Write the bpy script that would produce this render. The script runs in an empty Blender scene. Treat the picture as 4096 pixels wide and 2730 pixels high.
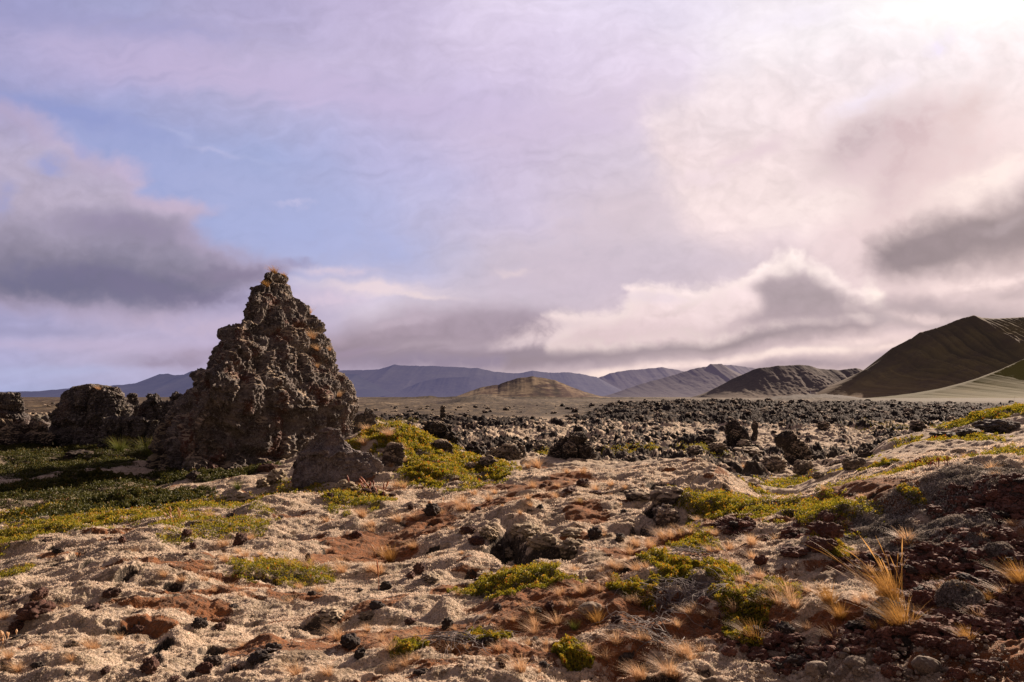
import bpy, math, random
import numpy as np
from mathutils import Vector

random.seed(7)
rng = np.random.default_rng(11)
W, HH, F = 1024.0, 682.0, 683.0
EYE = 1.7
PITCH = math.atan(50.0 / F)
CP, SP = math.cos(PITCH), math.sin(PITCH)
scene = bpy.context.scene
COL = scene.collection

# ------------------------------------------------------------------ helpers
def ray(px, py):
    """direction of a photograph point, scaled so that its Y is 1"""
    u = (px - W / 2) / F
    v = (HH / 2 - py) / F
    fy = CP - v * SP
    return u / fy, (SP + v * CP) / fy

def at(px, py, Y):
    a, s = ray(px, py)
    return (a * Y, Y, EYE + s * Y)

# positions were measured on enlarged crops of the photograph
CR = {1: (0, 1000, 1.4656), 2: (1300, 1400, 1.4656), 3: (2600, 1200, 1.568), 4: (0, 1800, 1.5687),
      5: (1400, 1900, 1.6807), 6: (2500, 1800, 1.4743), 0: (0, 0, .5745), 7: (1300, 1350, 1.5687), 8: (2700, 1150, 1.6855)}
def C(k, x, y):
    x0, y0, s = CR[k]
    return (x0 + x / s) / 4.0, (y0 + y / s) / 4.0

def sm(e0, e1, x):
    t = np.clip((x - e0) / (e1 - e0), 0, 1)
    return t * t * (3 - 2 * t)

# ------------------------------------------------------------------ numpy noise
_p = np.random.default_rng(3).permutation(256).astype(np.int32)
PERM = np.concatenate([_p, _p, _p])
_g = np.random.default_rng(4).normal(size=(256, 3)); _g /= np.linalg.norm(_g, axis=1)[:, None]
G3 = _g.astype(np.float32)
_t = np.random.default_rng(5).uniform(0, 2 * np.pi, 256)
G2 = np.stack([np.cos(_t), np.sin(_t)], 1).astype(np.float32)
RND = np.random.default_rng(6).uniform(0, 1, (256, 3)).astype(np.float32)

def perlin2(x, y):
    xi = np.floor(x).astype(np.int32); yi = np.floor(y).astype(np.int32)
    xf = (x - xi).astype(np.float32); yf = (y - yi).astype(np.float32)
    X0 = xi & 255; X1 = (xi + 1) & 255; Y0 = yi & 255; Y1 = (yi + 1) & 255
    u = xf * xf * xf * (xf * (xf * 6 - 15) + 10); v = yf * yf * yf * (yf * (yf * 6 - 15) + 10)
    def g(a, b, dx, dy):
        h = G2[PERM[PERM[a] + b]]
        return h[..., 0] * dx + h[..., 1] * dy
    n0 = g(X0, Y0, xf, yf); n1 = g(X1, Y0, xf - 1, yf)
    n2 = g(X0, Y1, xf, yf - 1); n3 = g(X1, Y1, xf - 1, yf - 1)
    a = n0 + u * (n1 - n0); b = n2 + u * (n3 - n2)
    return (a + v * (b - a)) * 1.5

def perlin3(x, y, z):
    xi = np.floor(x).astype(np.int32); yi = np.floor(y).astype(np.int32); zi = np.floor(z).astype(np.int32)
    xf = x - xi; yf = y - yi; zf = z - zi
    u = xf ** 3 * (xf * (xf * 6 - 15) + 10); v = yf ** 3 * (yf * (yf * 6 - 15) + 10); w = zf ** 3 * (zf * (zf * 6 - 15) + 10)
    def g(i, j, k):
        h = G3[PERM[PERM[PERM[(xi + i) & 255] + ((yi + j) & 255)] + ((zi + k) & 255)]]
        return h[..., 0] * (xf - i) + h[..., 1] * (yf - j) + h[..., 2] * (zf - k)
    def lx(j, k):
        a = g(0, j, k); return a + u * (g(1, j, k) - a)
    def ly(k):
        a = lx(0, k); return a + v * (lx(1, k) - a)
    a = ly(0)
    return (a + w * (ly(1) - a)) * 1.5

def fbm2(x, y, o=4, gain=.5, ridged=False):
    s = 0; a = 1; t = 0; f = 1
    for i in range(o):
        n = perlin2(x * f + 17.3 * i, y * f - 9.1 * i)
        if ridged: n = 1 - 2 * np.abs(n)
        s = s + a * n; t += a; a *= gain; f *= 2.03
    return s / t

def fbm3(p, f, o=4, gain=.5, ridged=False, off=0.0):
    s = 0; a = 1; t = 0
    for i in range(o):
        n = perlin3(p[:, 0] * f + 13.7 * i + off, p[:, 1] * f + 5.1 * i - off, p[:, 2] * f + off * .7)
        if ridged: n = 1 - 2 * np.abs(n)
        s = s + a * n; t += a; a *= gain; f *= 2.03
    return s / t

def vor2(x, y):
    xi = np.floor(x).astype(np.int32); yi = np.floor(y).astype(np.int32)
    d1 = np.full(x.shape, 9.0, np.float32); d2 = d1.copy(); idd = np.zeros(x.shape, np.float32)
    for i in (-1, 0, 1):
        for j in (-1, 0, 1):
            r = RND[PERM[PERM[(xi + i) & 255] + ((yi + j) & 255)]]
            d = np.hypot(xi + i + r[..., 0] - x, yi + j + r[..., 1] - y)
            m = d < d1
            d2 = np.where(m, d1, np.minimum(d2, d)); idd = np.where(m, r[..., 2], idd); d1 = np.where(m, d, d1)
    return d1, d2, idd

def vor3(p, f):
    x, y, z = p[:, 0] * f, p[:, 1] * f, p[:, 2] * f
    xi = np.floor(x).astype(np.int32); yi = np.floor(y).astype(np.int32); zi = np.floor(z).astype(np.int32)
    d1 = np.full(x.shape, 9.0); d2 = d1.copy()
    for i in (-1, 0, 1):
        for j in (-1, 0, 1):
            for k in (-1, 0, 1):
                r = RND[PERM[PERM[PERM[(xi + i) & 255] + ((yi + j) & 255)] + ((zi + k) & 255)]]
                d = np.sqrt((xi + i + r[:, 0] - x) ** 2 + (yi + j + r[:, 1] - y) ** 2 + (zi + k + r[:, 2] - z) ** 2)
                m = d < d1
                d2 = np.where(m, d1, np.minimum(d2, d)); d1 = np.where(m, d, d1)
    return d1, d2

# ------------------------------------------------------------------ mesh helpers
def mesh_np(name, V, Fq, nv=4, smooth=True, attrs=None):
    me = bpy.data.meshes.new(name)
    V = np.ascontiguousarray(V, np.float32); Fq = np.ascontiguousarray(Fq, np.int32)
    me.vertices.add(len(V)); me.vertices.foreach_set('co', V.ravel())
    me.loops.add(Fq.size); me.loops.foreach_set('vertex_index', Fq.ravel())
    me.polygons.add(len(Fq)); me.polygons.foreach_set('loop_start', np.arange(0, Fq.size, nv, dtype=np.int32))
    if attrs:
        for k, a in attrs.items():
            at_ = me.attributes.new(k, 'FLOAT', 'POINT'); at_.data.foreach_set('value', np.ascontiguousarray(a, np.float32).ravel())
    me.update(calc_edges=True)
    me.polygons.foreach_set('use_smooth', np.full(len(Fq), smooth))
    return me

def gridfaces(nr, nc, wrap=False):
    r = np.arange(nr - 1)[:, None]; c = np.arange(nc if wrap else nc - 1)[None, :]
    c2 = (c + 1) % nc
    a = r * nc + c; b = r * nc + c2; d = (r + 1) * nc + c2; e = (r + 1) * nc + c
    return np.stack([a, b, d, e], -1).reshape(-1, 4)

def link(name, me, mat=None, parent=None, label=None, cat=None, group=None, kind=None, loc=(0, 0, 0), rot=None, scale=None):
    o = bpy.data.objects.new(name, me)
    if mat and me and not me.materials: me.materials.append(mat)
    o.location = loc
    if rot is not None: o.rotation_euler = rot
    if scale is not None: o.scale = scale
    if parent: o.parent = parent
    if label: o['label'] = label
    if cat: o['category'] = cat
    if group: o['group'] = group
    if kind: o['kind'] = kind
    COL.objects.link(o)
    return o

# ------------------------------------------------------------------ node DSL
class S:
    def __init__(s, nt, sock): s.nt = nt; s.k = sock
    def _m(s, op, *o, clamp=False):
        n = s.nt.nodes.new('ShaderNodeMath'); n.operation = op; n.use_clamp = clamp
        for i, v in enumerate((s,) + o):
            if isinstance(v, S): s.nt.links.new(v.k, n.inputs[i])
            else: n.inputs[i].default_value = float(v)
        return S(s.nt, n.outputs[0])
    def __add__(s, o): return s._m('ADD', o)
    def __radd__(s, o): return s._m('ADD', o)
    def __sub__(s, o): return s._m('SUBTRACT', o)
    def __rsub__(s, o): return s._m('MULTIPLY', -1)._m('ADD', o)
    def __mul__(s, o): return s._m('MULTIPLY', o)
    def __rmul__(s, o): return s._m('MULTIPLY', o)
    def __truediv__(s, o): return s._m('DIVIDE', o)
    def pow(s, o): return s._m('POWER', o)
    def clamp(s): return s._m('ADD', 0, clamp=True)
    def sqrt(s): return s._m('SQRT')
    def ss(s, a, b):
        n = s.nt.nodes.new('ShaderNodeMapRange'); n.interpolation_type = 'SMOOTHSTEP'
        s.nt.links.new(s.k, n.inputs[0]); n.inputs[1].default_value = a; n.inputs[2].default_value = b
        return S(s.nt, n.outputs[0])
    def lin(s, a, b, c=0, d=1):
        n = s.nt.nodes.new('ShaderNodeMapRange')
        s.nt.links.new(s.k, n.inputs[0])
        for i, v in enumerate((a, b, c, d)): n.inputs[1 + i].default_value = v
        return S(s.nt, n.outputs[0])

def setin(nt, sock, v):
    if isinstance(v, S): nt.links.new(v.k, sock)
    elif isinstance(v, (tuple, list)): sock.default_value = tuple(v) + ((1,) if len(v) == 3 and len(sock.default_value) == 4 else ())
    else: sock.default_value = v

def mixc(nt, f, a, b, mode='MIX'):
    n = nt.nodes.new('ShaderNodeMix'); n.data_type = 'RGBA'; n.blend_type = mode
    setin(nt, n.inputs[0], f); setin(nt, n.inputs[6], a); setin(nt, n.inputs[7], b)
    return S(nt, n.outputs[2])

def noise(nt, vec, scale, detail=4, rough=.55, dist=0.0, col=False):
    n = nt.nodes.new('ShaderNodeTexNoise')
    if vec is not None: nt.links.new(vec.k, n.inputs['Vector'])
    n.inputs['Scale'].default_value = scale; n.inputs['Detail'].default_value = detail
    n.inputs['Roughness'].default_value = rough; n.inputs['Distortion'].default_value = dist
    return S(nt, n.outputs[1 if col else 0])

def voro(nt, vec, scale, feat='F1', out=0):
    n = nt.nodes.new('ShaderNodeTexVoronoi'); n.feature = feat
    if vec is not None: nt.links.new(vec.k, n.inputs['Vector'])
    n.inputs['Scale'].default_value = scale
    return S(nt, n.outputs[out])

def comb(nt, x, y, z):
    n = nt.nodes.new('ShaderNodeCombineXYZ')
    for i, v in enumerate((x, y, z)): setin(nt, n.inputs[i], v)
    return S(nt, n.outputs[0])

def sep(nt, v):
    n = nt.nodes.new('ShaderNodeSeparateXYZ'); nt.links.new(v.k, n.inputs[0])
    return [S(nt, n.outputs[i]) for i in range(3)]

def newmat(name):
    m = bpy.data.materials.new(name); m.use_nodes = True; nt = m.node_tree; nt.nodes.clear()
    out = nt.nodes.new('ShaderNodeOutputMaterial')
    return m, nt, out

def pos(nt, obj=False):
    if obj:
        return S(nt, nt.nodes.new('ShaderNodeTexCoord').outputs['Object'])
    return S(nt, nt.nodes.new('ShaderNodeNewGeometry').outputs['Position'])

def nrm_z(nt):
    return sep(nt, S(nt, nt.nodes.new('ShaderNodeNewGeometry').outputs['Normal']))[2]

def attr(nt, name):
    n = nt.nodes.new('ShaderNodeAttribute'); n.attribute_name = name
    return S(nt, n.outputs['Fac'])

def objrand(nt):
    return S(nt, nt.nodes.new('ShaderNodeObjectInfo').outputs['Random'])

def principled(nt, out, col, rough=.9, spec=.2, height=None, bstr=.5, bdist=.02, sheen=0, sheencol=(1, .9, .8)):
    b = nt.nodes.new('ShaderNodeBsdfPrincipled')
    setin(nt, b.inputs['Base Color'], col); setin(nt, b.inputs['Roughness'], rough)
    b.inputs['Specular IOR Level'].default_value = spec
    if sheen:
        b.inputs['Sheen Weight'].default_value = sheen; b.inputs['Sheen Tint'].default_value = sheencol + (1,)
        b.inputs['Sheen Roughness'].default_value = .5
    if height is not None:
        bp = nt.nodes.new('ShaderNodeBump'); bp.inputs['Strength'].default_value = bstr; bp.inputs['Distance'].default_value = bdist
        nt.links.new(height.k, bp.inputs['Height']); nt.links.new(bp.outputs[0], b.inputs['Normal'])
    nt.links.new(b.outputs[0], out.inputs[0])
    return b

# ------------------------------------------------------------------ terrain base profile
PROF = {  # photograph column: [(photo row, distance)] then ('z', height, distance)
 -300: [(682, 4), (620, 5.3), (570, 7.4), (540, 9.7), (500, 14), (470, 19.5), (450, 25), (435, 32), ('z', .2, 37), ('z', -2.2, 50)],
 0:   [(682, 4), (620, 5.3), (570, 7.2), (540, 9.7), (500, 14), (470, 19.5), (450, 25), (435, 31), (419, 36), ('z', -2.2, 50)],
 128: [(682, 4), (600, 5.5), (533, 8.8), (512, 12), (480, 17), (455, 24), (442, 28), ('z', -.3, 33), ('z', -2.3, 47)],
 256: [(682, 4), (600, 5.6), (540, 8), (505, 11.5), (485, 15), (468, 19.5), (455, 24), ('z', -.8, 30), ('z', -2.3, 42)],
 384: [(682, 4), (560, 7), (500, 11.5), (478, 14.5), (452, 17.5), (432, 20.5), ('z', -1.0, 27), ('z', -2.3, 38)],
 450: [(682, 4), (560, 6.9), (500, 11.3), (475, 15.5), (460, 18), (455, 20), ('z', -1.4, 26), ('z', -2.3, 38)],
 560: [(682, 4), (560, 6.7), (500, 10.8), (470, 15.5), (462, 18), ('z', -1.6, 25), ('z', -2.3, 38)],
 660: [(682, 4), (600, 5.3), (540, 7.5), (500, 10.5), (480, 13), (465, 16), ('z', -1.0, 21), ('z', -2.3, 38)],
 720: [(682, 3.9), (540, 6.8), (510, 8.2), (495, 10), (480, 12.5), ('z', -.5, 17), ('z', -1.2, 22), ('z', -1.8, 30), ('z', -2.4, 45)],
 770: [(682, 3.9), (600, 5), (540, 6.6), (507, 7.8), ('z', -.1, 10), ('z', -.7, 14), ('z', -1.2, 20), ('z', -1.8, 29), ('z', -2.4, 45)],
 840: [(682, 3.8), (600, 4.7), (540, 6), (490, 7.4), ('z', .2, 9.5), ('z', -.1, 13), ('z', -.4, 18), ('z', -1, 24), ('z', -2, 36), ('z', -2.5, 50)],
 896: [(682, 3.7), (600, 4.6), (540, 5.7), (478, 7.2), ('z', .45, 9), (468, 13), (450, 19), (440, 22), ('z', -.9, 28), ('z', -2.2, 42), ('z', -2.5, 55)],
 960: [(682, 3.6), (600, 4.5), (540, 5.5), (466, 7.1), ('z', .65, 8.5), (458, 12), (445, 18), (423, 22), ('z', -.3, 29), ('z', -2.2, 45)],
 1024: [(682, 3.5), (600, 4.4), (540, 5.3), (500, 6), (455, 7.1), ('z', .85, 8.5), (445, 12), (436, 17), (404, 22), ('z', .2, 30), ('z', -2, 48)],
 1300: [(682, 3.3), (600, 4.1), (540, 5), (500, 5.6), (438, 7), ('z', 1.1, 9), (430, 14), (392, 22), ('z', .4, 32), ('z', -2, 50)],
}
LY0, LY1, NLY = math.log(1.2), math.log(12000), 400
LYT = np.linspace(LY0, LY1, NLY)
cols = sorted(PROF)
colA = np.array([(c - 512) / F for c in cols])
tab = np.zeros((len(cols), NLY))
for i, c in enumerate(cols):
    Ys, Zs = [1.2], [None]
    for e in PROF[c]:
        if e[0] == 'z': Ys.append(e[2]); Zs.append(e[1])
        else: Ys.append(e[1]); Zs.append(at(c, e[0], e[1])[2])
    Zs[0] = Zs[1] * .6
    for y, z in ((70, -2.6), (110, -2.7), (200, -3.2), (300, -3.6), (500, -6), (1500, -14), (4500, -38), (12000, -95)):
        Ys.append(y); Zs.append(z)
    tab[i] = np.interp(LYT, np.log(Ys), Zs)
NA = 240
AT = np.linspace(-1.6, 1.6, NA)
T2 = np.stack([np.interp(AT, colA, tab[:, j]) for j in range(NLY)], 1)
def blur(T, n, ax):
    k = np.hanning(n + 2)[1:-1]; k /= k.sum()
    P = np.pad(T, [(n // 2, n // 2) if a == ax else (0, 0) for a in (0, 1)], mode='edge')
    return np.apply_along_axis(lambda v: np.convolve(v, k, 'valid'), ax, P)
T2 = blur(blur(T2, 9, 0), 7, 1)

def base_h(X, Y):
    a = np.clip(X / Y, -1.59, 1.59); l = np.clip(np.log(Y), LY0, LY1 - 1e-6)
    fa = (a + 1.6) / 3.2 * (NA - 1); fl = (l - LY0) / (LY1 - LY0) * (NLY - 1)
    i = np.clip(fa.astype(int), 0, NA - 2); j = np.clip(fl.astype(int), 0, NLY - 2); u = fa - i; v = fl - j
    kn = .60 * np.exp(-(((X + 3.3) / 1.5) ** 2 + ((Y - 17.2) / 2.4) ** 2)) + .18 * np.exp(-(((X + 1.6) / 1.3) ** 2 + ((Y - 16.5) / 2.2) ** 2))
    return kn + (T2[i, j] * (1 - u) * (1 - v) + T2[i + 1, j] * u * (1 - v) + T2[i, j + 1] * (1 - u) * v + T2[i + 1, j + 1] * u * v)

def ground_ray(px, py, hf=None, ymax=400):
    a, s = ray(px, py)
    Ys = np.exp(np.linspace(math.log(2.5), math.log(ymax), 3000))
    h = (hf or base_h)(a * Ys, Ys)
    k = np.nonzero(EYE + s * Ys < h)[0]
    k = k[0] if len(k) else len(Ys) - 1
    return float(a * Ys[k]), float(Ys[k])

# patches measured on the photograph -> ellipses on the ground
def patch(k, x, y, rx, ry):
    px, py = C(k, x, y); s = CR[k][2] * 4
    X, Y = ground_ray(px, py)
    ry = ry / s
    _, Yn = ground_ray(px, py + ry); _, Yf = ground_ray(px, py - ry)
    r2 = min(max((Yf - Yn) / 2, .12), max(2.2 * rx / s / F * Y, .3))
    return X, Y, rx / s / F * Y, r2

# soil (bare rusty earth), carved holes
SOIL = [patch(5, *e) for e in [(1300, 980, 520, 90), (1350, 1150, 480, 90), (1750, 1050, 350, 80), (150, 450, 330, 110), (550, 330, 230, 60),
        (1000, 240, 500, 40), (1200, 100, 400, 35), (700, 820, 160, 40), (1600, 320, 170, 45), (2100, 1100, 300, 120), (250, 1250, 400, 60), (1800, 560, 150, 60),
        (1000, 1340, 700, 60), (1500, 40, 200, 25), (60, 60, 120, 20)]] + \
       [patch(4, *e) for e in [(1900, 900, 230, 50), (950, 1180, 200, 40), (1750, 1330, 500, 60), (350, 1100, 120, 50), (2150, 620, 230, 60), (1300, 1000, 160, 40), (340, 380, 180, 30), (2200, 1250, 260, 60)]] + \
       [patch(6, *e) for e in [(150, 1100, 250, 120), (700, 1150, 300, 60), (1400, 250, 220, 20), (900, 390, 160, 22), (1350, 1100, 300, 50), (560, 440, 160, 25), (300, 560, 200, 60), (1700, 1250, 600, 70)]]
SCORIA = [patch(6, *e) for e in [(2150, 350, 300, 110), (2000, 640, 400, 150), (2150, 900, 350, 170), (1500, 700, 250, 60), (1150, 500, 180, 70), (950, 600, 160, 50), (2000, 1200, 500, 140),
        (1350, 1250, 500, 90), (800, 1200, 200, 60), (650, 520, 100, 40), (1700, 950, 150, 80)]]
HOLES = [  # crop, x, y, rx, ry, depth
 (5, 1060, 470, 170, 120, .34), (5, 1330, 570, 260, 60, .2), (5, 1080, 420, 60, 60, .18), (5, 830, 655, 60, 22, .12), (5, 1200, 560, 200, 60, .15),
 (4, 790, 880, 65, 28, .22), (4, 480, 680, 45, 16, .12), (4, 555, 820, 60, 18, .10), (4, 1010, 1370, 55, 50, .25), (4, 1330, 1340, 90, 26, .2), (4, 1830, 920, 75, 25, .13),
 (2, 2290, 800, 60, 40, .4), (2, 1980, 880, 90, 30, .3), (4, 340, 640, 60, 14, .08), (5, 2050, 330, 90, 22, .15), (5, 1500, 200, 60, 12, .08), (2, 1850, 1080, 60, 25, .1),
 (4, 340, 740, 60, 14, .08), (4, 1080, 910, 60, 20, .08), (4, 1980, 1160, 90, 18, .07), (5, 1180, 640, 150, 20, .07), (5, 560, 340, 70, 20, .08)]
HOLES = [patch(*h[:5]) + (h[5],) for h in HOLES]
# mossy hummocks standing proud of the field
HUMPS = [(5, 950, 400, 100, 50, .16), (5, 1150, 330, 200, 45, .14), (5, 1480, 430, 170, 70, .18), (5, 1300, 480, 160, 50, .14), (5, 1330, 650, 170, 28, .08), (5, 760, 600, 180, 40, .09),
 (5, 2150, 290, 160, 90, .25), (5, 1900, 160, 160, 50, .14), (5, 980, 250, 140, 30, .08), (5, 620, 680, 130, 36, .07),
 (2, 2230, 860, 220, 80, .25), (2, 1840, 860, 170, 50, .18), (2, 2240, 760, 130, 40, .2), (4, 1470, 290, 90, 50, .16), (4, 1700, 430, 160, 50, .12),
 (4, 1750, 240, 150, 28, .12), (4, 200, 560, 200, 50, .08), (4, 480, 760, 200, 60, .08), (4, 2030, 1040, 110, 36, .1), (4, 1640, 1290, 120, 36, .1), (4, 1130, 1290, 150, 50, .1),
 (4, 1500, 800, 250, 40, .05), (5, 230, 960, 200, 36, .08), (5, 650, 1000, 100, 60, .12), (1, 1400, 1460, 120, 50, .05), (4, 900, 600, 200, 30, .06), (6, 1950, 200, 250, 50, .12), (6, 1300, 420, 160, 50, .12), (6, 2250, 130, 120, 30, .1)]
HUMPS = [patch(*h[:5]) + (h[5],) for h in HUMPS]

def ell(X, Y, P):
    return np.sqrt(((X - P[0]) / P[2]) ** 2 + ((Y - P[1]) / P[3]) ** 2)

# ------------------------------------------------------------------ terrain grid
A = np.concatenate([np.linspace(-1.5, -.86, 60, endpoint=False), np.linspace(-.86, .86, 1100), np.linspace(.86, 1.5, 61)[1:]])
L = np.concatenate([np.linspace(math.log(1.2), math.log(3), 50, endpoint=False), np.linspace(math.log(3), math.log(30), 900, endpoint=False),
                    np.linspace(math.log(30), math.log(320), 620, endpoint=False), np.linspace(math.log(320), math.log(12000), 140)])
YY, AA = np.meshgrid(np.exp(L), A, indexing='ij')
XX = AA * YY
Hb = base_h(XX, YY)
d1, d2, vid = vor2(XX * .55 + 3.1 + .5 * perlin2(XX * .7, YY * .7), YY * .55 + .5 * perlin2(XX * .7 + 9, YY * .7))
near = 1 - sm(24, 40, YY)
# lava field: rough blocks between moss
lavaM = sm(20, 30, YY + 3 * perlin2(XX * .15, YY * .15)) * (1 - sm(.85, 1.25, (YY + 25 * perlin2(XX * .03, YY * .02)) / (100 + 140 * sm(.08, .2, AA))))
lavaM = np.maximum(lavaM, sm(.12, .2, AA) * (1 - sm(.42, .5, AA)) * sm(13, 20, YY) * .6 * (1 - sm(90, 130, YY)))
ridgeR = sm(.48, .56, AA) * (1 - sm(22, 27, YY))
lavaM = lavaM * (1 - ridgeR)
leftclear = (1 - sm(-.3, -.16, AA)) * (1 - sm(26, 32, YY))
lavaM = lavaM * (1 - leftclear)
knoll = np.exp(-(((XX + 3.1) / 2.2) ** 2 + ((YY - 19) / 3.5) ** 2))
lavaM = lavaM * (1 - .9 * knoll)
wx = XX + .6 * fbm2(XX * .8, YY * .8, 3); wy = YY + .6 * fbm2(XX * .8 + 40, YY * .8, 3)
v1a, v1b, id1 = vor2(wx * .42, wy * .42)
v2a, v2b, id2 = vor2(wx * 1.05 + 7, wy * 1.05)
dens = np.clip(sm(-.1, .35, fbm2(XX * .07 + 3, YY * .035, 3)) * .8 + .75 * sm(62, 110, YY), 0, 1)
blk = (sm(.0, .28, v1b - v1a) * (id1 > .95 - .5 * dens) * (.45 + .8 * id1) * (1 - .5 * v1a)) * .9 + (sm(0, .3, v2b - v2a) * (id2 > .87 - .46 * dens) * (.2 + .5 * id2)) * .75
fard = 1 + .6 * sm(60, 160, YY)
jagn = fbm2(wx * 2.1, wy * 2.1, 5, .6, ridged=True)
bsc = .45 + .55 * sm(22, 70, YY)
wl = XX + .3 * perlin2(XX, YY); l1, l2, l3 = vor2(wl * .9 + 4, YY * 1.0 + .3 * perlin2(XX + 9, YY))
H = Hb + lavaM * (blk * (.8 + .2 * fard) * .52 * bsc * (.75 + .5 * jagn) + .30 * (sm(0, .6, l2 - l1) - .5) * (.4 + .8 * l3) + .75 * fbm2(XX * .13, YY * .11, 4, .5) + .16 * fbm2(XX * .8, YY * .8, 3) + .34 * jagn * (.06 + dens))
# broad roll and mossy lumps of the near field
H += near * .26 * fbm2(XX * .34 + 5, YY * .34, 3)
lump = fbm2(XX * 1.0 + 2, YY * 1.5, 4, .42)
rid = fbm2(XX * 1.1 + 20 + .3 * perlin2(XX * 2, YY * 2), YY * 2.1 + 8, 4, .55, ridged=True)
H += near * (.13 * lump + .05 * sm(-.1, .6, rid))
H += sm(.12, .5, perlin2(XX * .8 + 3, YY * 1.1)) * near * -.05
stk = fbm2(XX * .8 + 50, (YY - .3 * XX) * 2.6, 5, .5, ridged=True)
H += near * .07 * (sm(-.2, .75, stk) - .4) * (.4 + sm(-.3, .4, perlin2(XX * .35, YY * .4)))
pit = sm(.30, .52, fbm2(XX * 1.7 + 70, (YY - .2 * XX) * 3.2, 3)) * near
H -= pit * .09
d3, d4, id3 = vor2(XX * 3.6 + .5 * perlin2(XX * 3, YY * 3), YY * 4.4 + .5 * perlin2(XX * 3 + 5, YY * 3))
mossl = sm(0, .55, d4 - d3)
fld = 1 - sm(28, 60, YY)
H += fld * (.016 * mossl + .011 * fbm2(XX * 9, YY * 9, 3, .6)) * (.5 + .8 * sm(-.3, .4, perlin2(XX * .5, YY * .6)))
near2 = 1 - sm(10, 16, YY)
H += near2 * (.006 * perlin2(XX * 34, YY * 34) + .004 * perlin2(XX * 70, YY * 70))
# hummocks and holes
sel = YY < 40
xs, ys = XX[sel], YY[sel]; hs = H[sel]; hole = np.zeros(xs.shape)
nz = .28 * fbm2(xs * 2.2, ys * 2.2, 3)
hump = np.zeros(xs.shape)
for P in HUMPS:
    e = ell(xs, ys, P) + nz
    hump = np.maximum(hump, P[4] * .6 * (1 - sm(.2, 1.3, e)) * (1 + .6 * perlin2(xs * 5, ys * 5)))
hs += hump
for P in HOLES:
    e = ell(xs, ys, P) + nz * 1.1
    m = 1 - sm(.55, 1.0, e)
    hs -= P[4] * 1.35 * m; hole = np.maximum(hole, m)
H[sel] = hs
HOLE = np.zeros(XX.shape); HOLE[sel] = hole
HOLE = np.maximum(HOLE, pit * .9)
# far plain: low lava mounds, a shallow crater, lava tongue
far = sm(95, 190, YY)
H += far * (.45 * fbm2(XX * .3, YY * .12, 5, .6) + 1.6 * fbm2(XX * .012, YY * .008, 5, .6) + 1.0 * fbm2(XX * .06, YY * .025, 4, .6) + .8 * np.abs(fbm2(XX * .03, YY * .012, 3)))
H += 1.5 * np.exp(-((AA - .3) / .17) ** 2 - ((np.log(YY) - math.log(150)) / .22) ** 2)
tong = np.exp(-((AA - .44) / .075) ** 4 - ((np.log(YY) - math.log(380)) / .22) ** 4)
H += tong * (3.2 + 1.2 * fbm2(XX * .08, YY * .05, 4, .6, ridged=True))
H += 4.5 * np.exp(-((AA + .045) / .05) ** 2 - ((np.log(YY) - math.log(420)) / .12) ** 2) - 2.5 * np.exp(-((AA + .11) / .04) ** 2 - ((np.log(YY) - math.log(380)) / .1) ** 2)
# material masks
strk = sm(.06, .32, fbm2(XX * 2.0, (YY - .3 * XX) * 6.5, 5, .66)) * (1 - sm(14, 24, YY))
soil = np.zeros(XX.shape); scor = np.zeros(XX.shape)
nzs = .35 * fbm2(xs * 1.7 + 11, ys * 1.7, 4, .6)
so = np.zeros(xs.shape); sc = np.zeros(xs.shape)
for P in SOIL: so = np.maximum(so, 1 - sm(.5, 1.15, ell(xs, ys, P) + nzs))
for P in SCORIA: sc = np.maximum(sc, 1 - sm(.6, 1.15, ell(xs, ys, P) + nzs))
soil[sel] = so; scor[sel] = sc
soil = np.clip(soil * 1.1 + .8 * sm(.12, .36, fbm2(XX * .6 + 31, (YY - .3 * XX) * 1.6, 5, .62)) * (1 - sm(14, 19, YY)) + .50 * sm(.0, .3, AA + .25) * (1 - sm(5, 7.5, YY)) * sm(-.35, .25, fbm2(XX * .9 + 7, (YY - .3 * XX) * 1.4, 4, .6)), 0, 1)
dz = np.abs(np.gradient(H, axis=1) / np.maximum(np.gradient(XX, axis=1), 1e-5)); dy = np.gradient(H, axis=0) / np.maximum(np.gradient(YY, axis=0), 1e-5)
slope = np.hypot(dz, dy)
rock = lavaM * np.clip(sm(1.0, 1.8, slope) + .8 * (blk > .3) * sm(-.15, .3, fbm2(XX * .5, YY * .5, 4, .6) + .3 * dens) + sm(62, 110, YY) * .42 * (.3 + dens), 0, 1)
rock = np.maximum(rock, (1 - lavaM) * sm(1.0, 2.2, slope) * .6)
rock = np.maximum(rock, tong)
nV = XX.size
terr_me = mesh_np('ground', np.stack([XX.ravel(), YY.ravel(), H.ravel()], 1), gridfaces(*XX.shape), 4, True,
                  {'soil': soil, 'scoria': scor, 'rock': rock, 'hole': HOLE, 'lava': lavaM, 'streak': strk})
Hgrid = H

def ground_h(X, Y):
    X = np.asarray(X, float); Y = np.asarray(Y, float)
    a = np.clip(X / Y, A[0], A[-1] - 1e-6); l = np.clip(np.log(Y), L[0], L[-1] - 1e-6)
    i = np.clip(np.searchsorted(L, l, 'right') - 1, 0, len(L) - 2); j = np.clip(np.searchsorted(A, a, 'right') - 1, 0, len(A) - 2)
    v = (l - L[i]) / (L[i + 1] - L[i]); u = (a - A[j]) / (A[j + 1] - A[j])
    return Hgrid[i, j] * (1 - u) * (1 - v) + Hgrid[i, j + 1] * u * (1 - v) + Hgrid[i + 1, j] * (1 - u) * v + Hgrid[i + 1, j + 1] * u * v

def gp(k, x, y):
    """ground point under a measured photo point"""
    px, py = C(k, x, y)
    X, Y = ground_ray(px, min(py, 700), ground_h)
    return X, Y, float(ground_h(X, Y))

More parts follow.
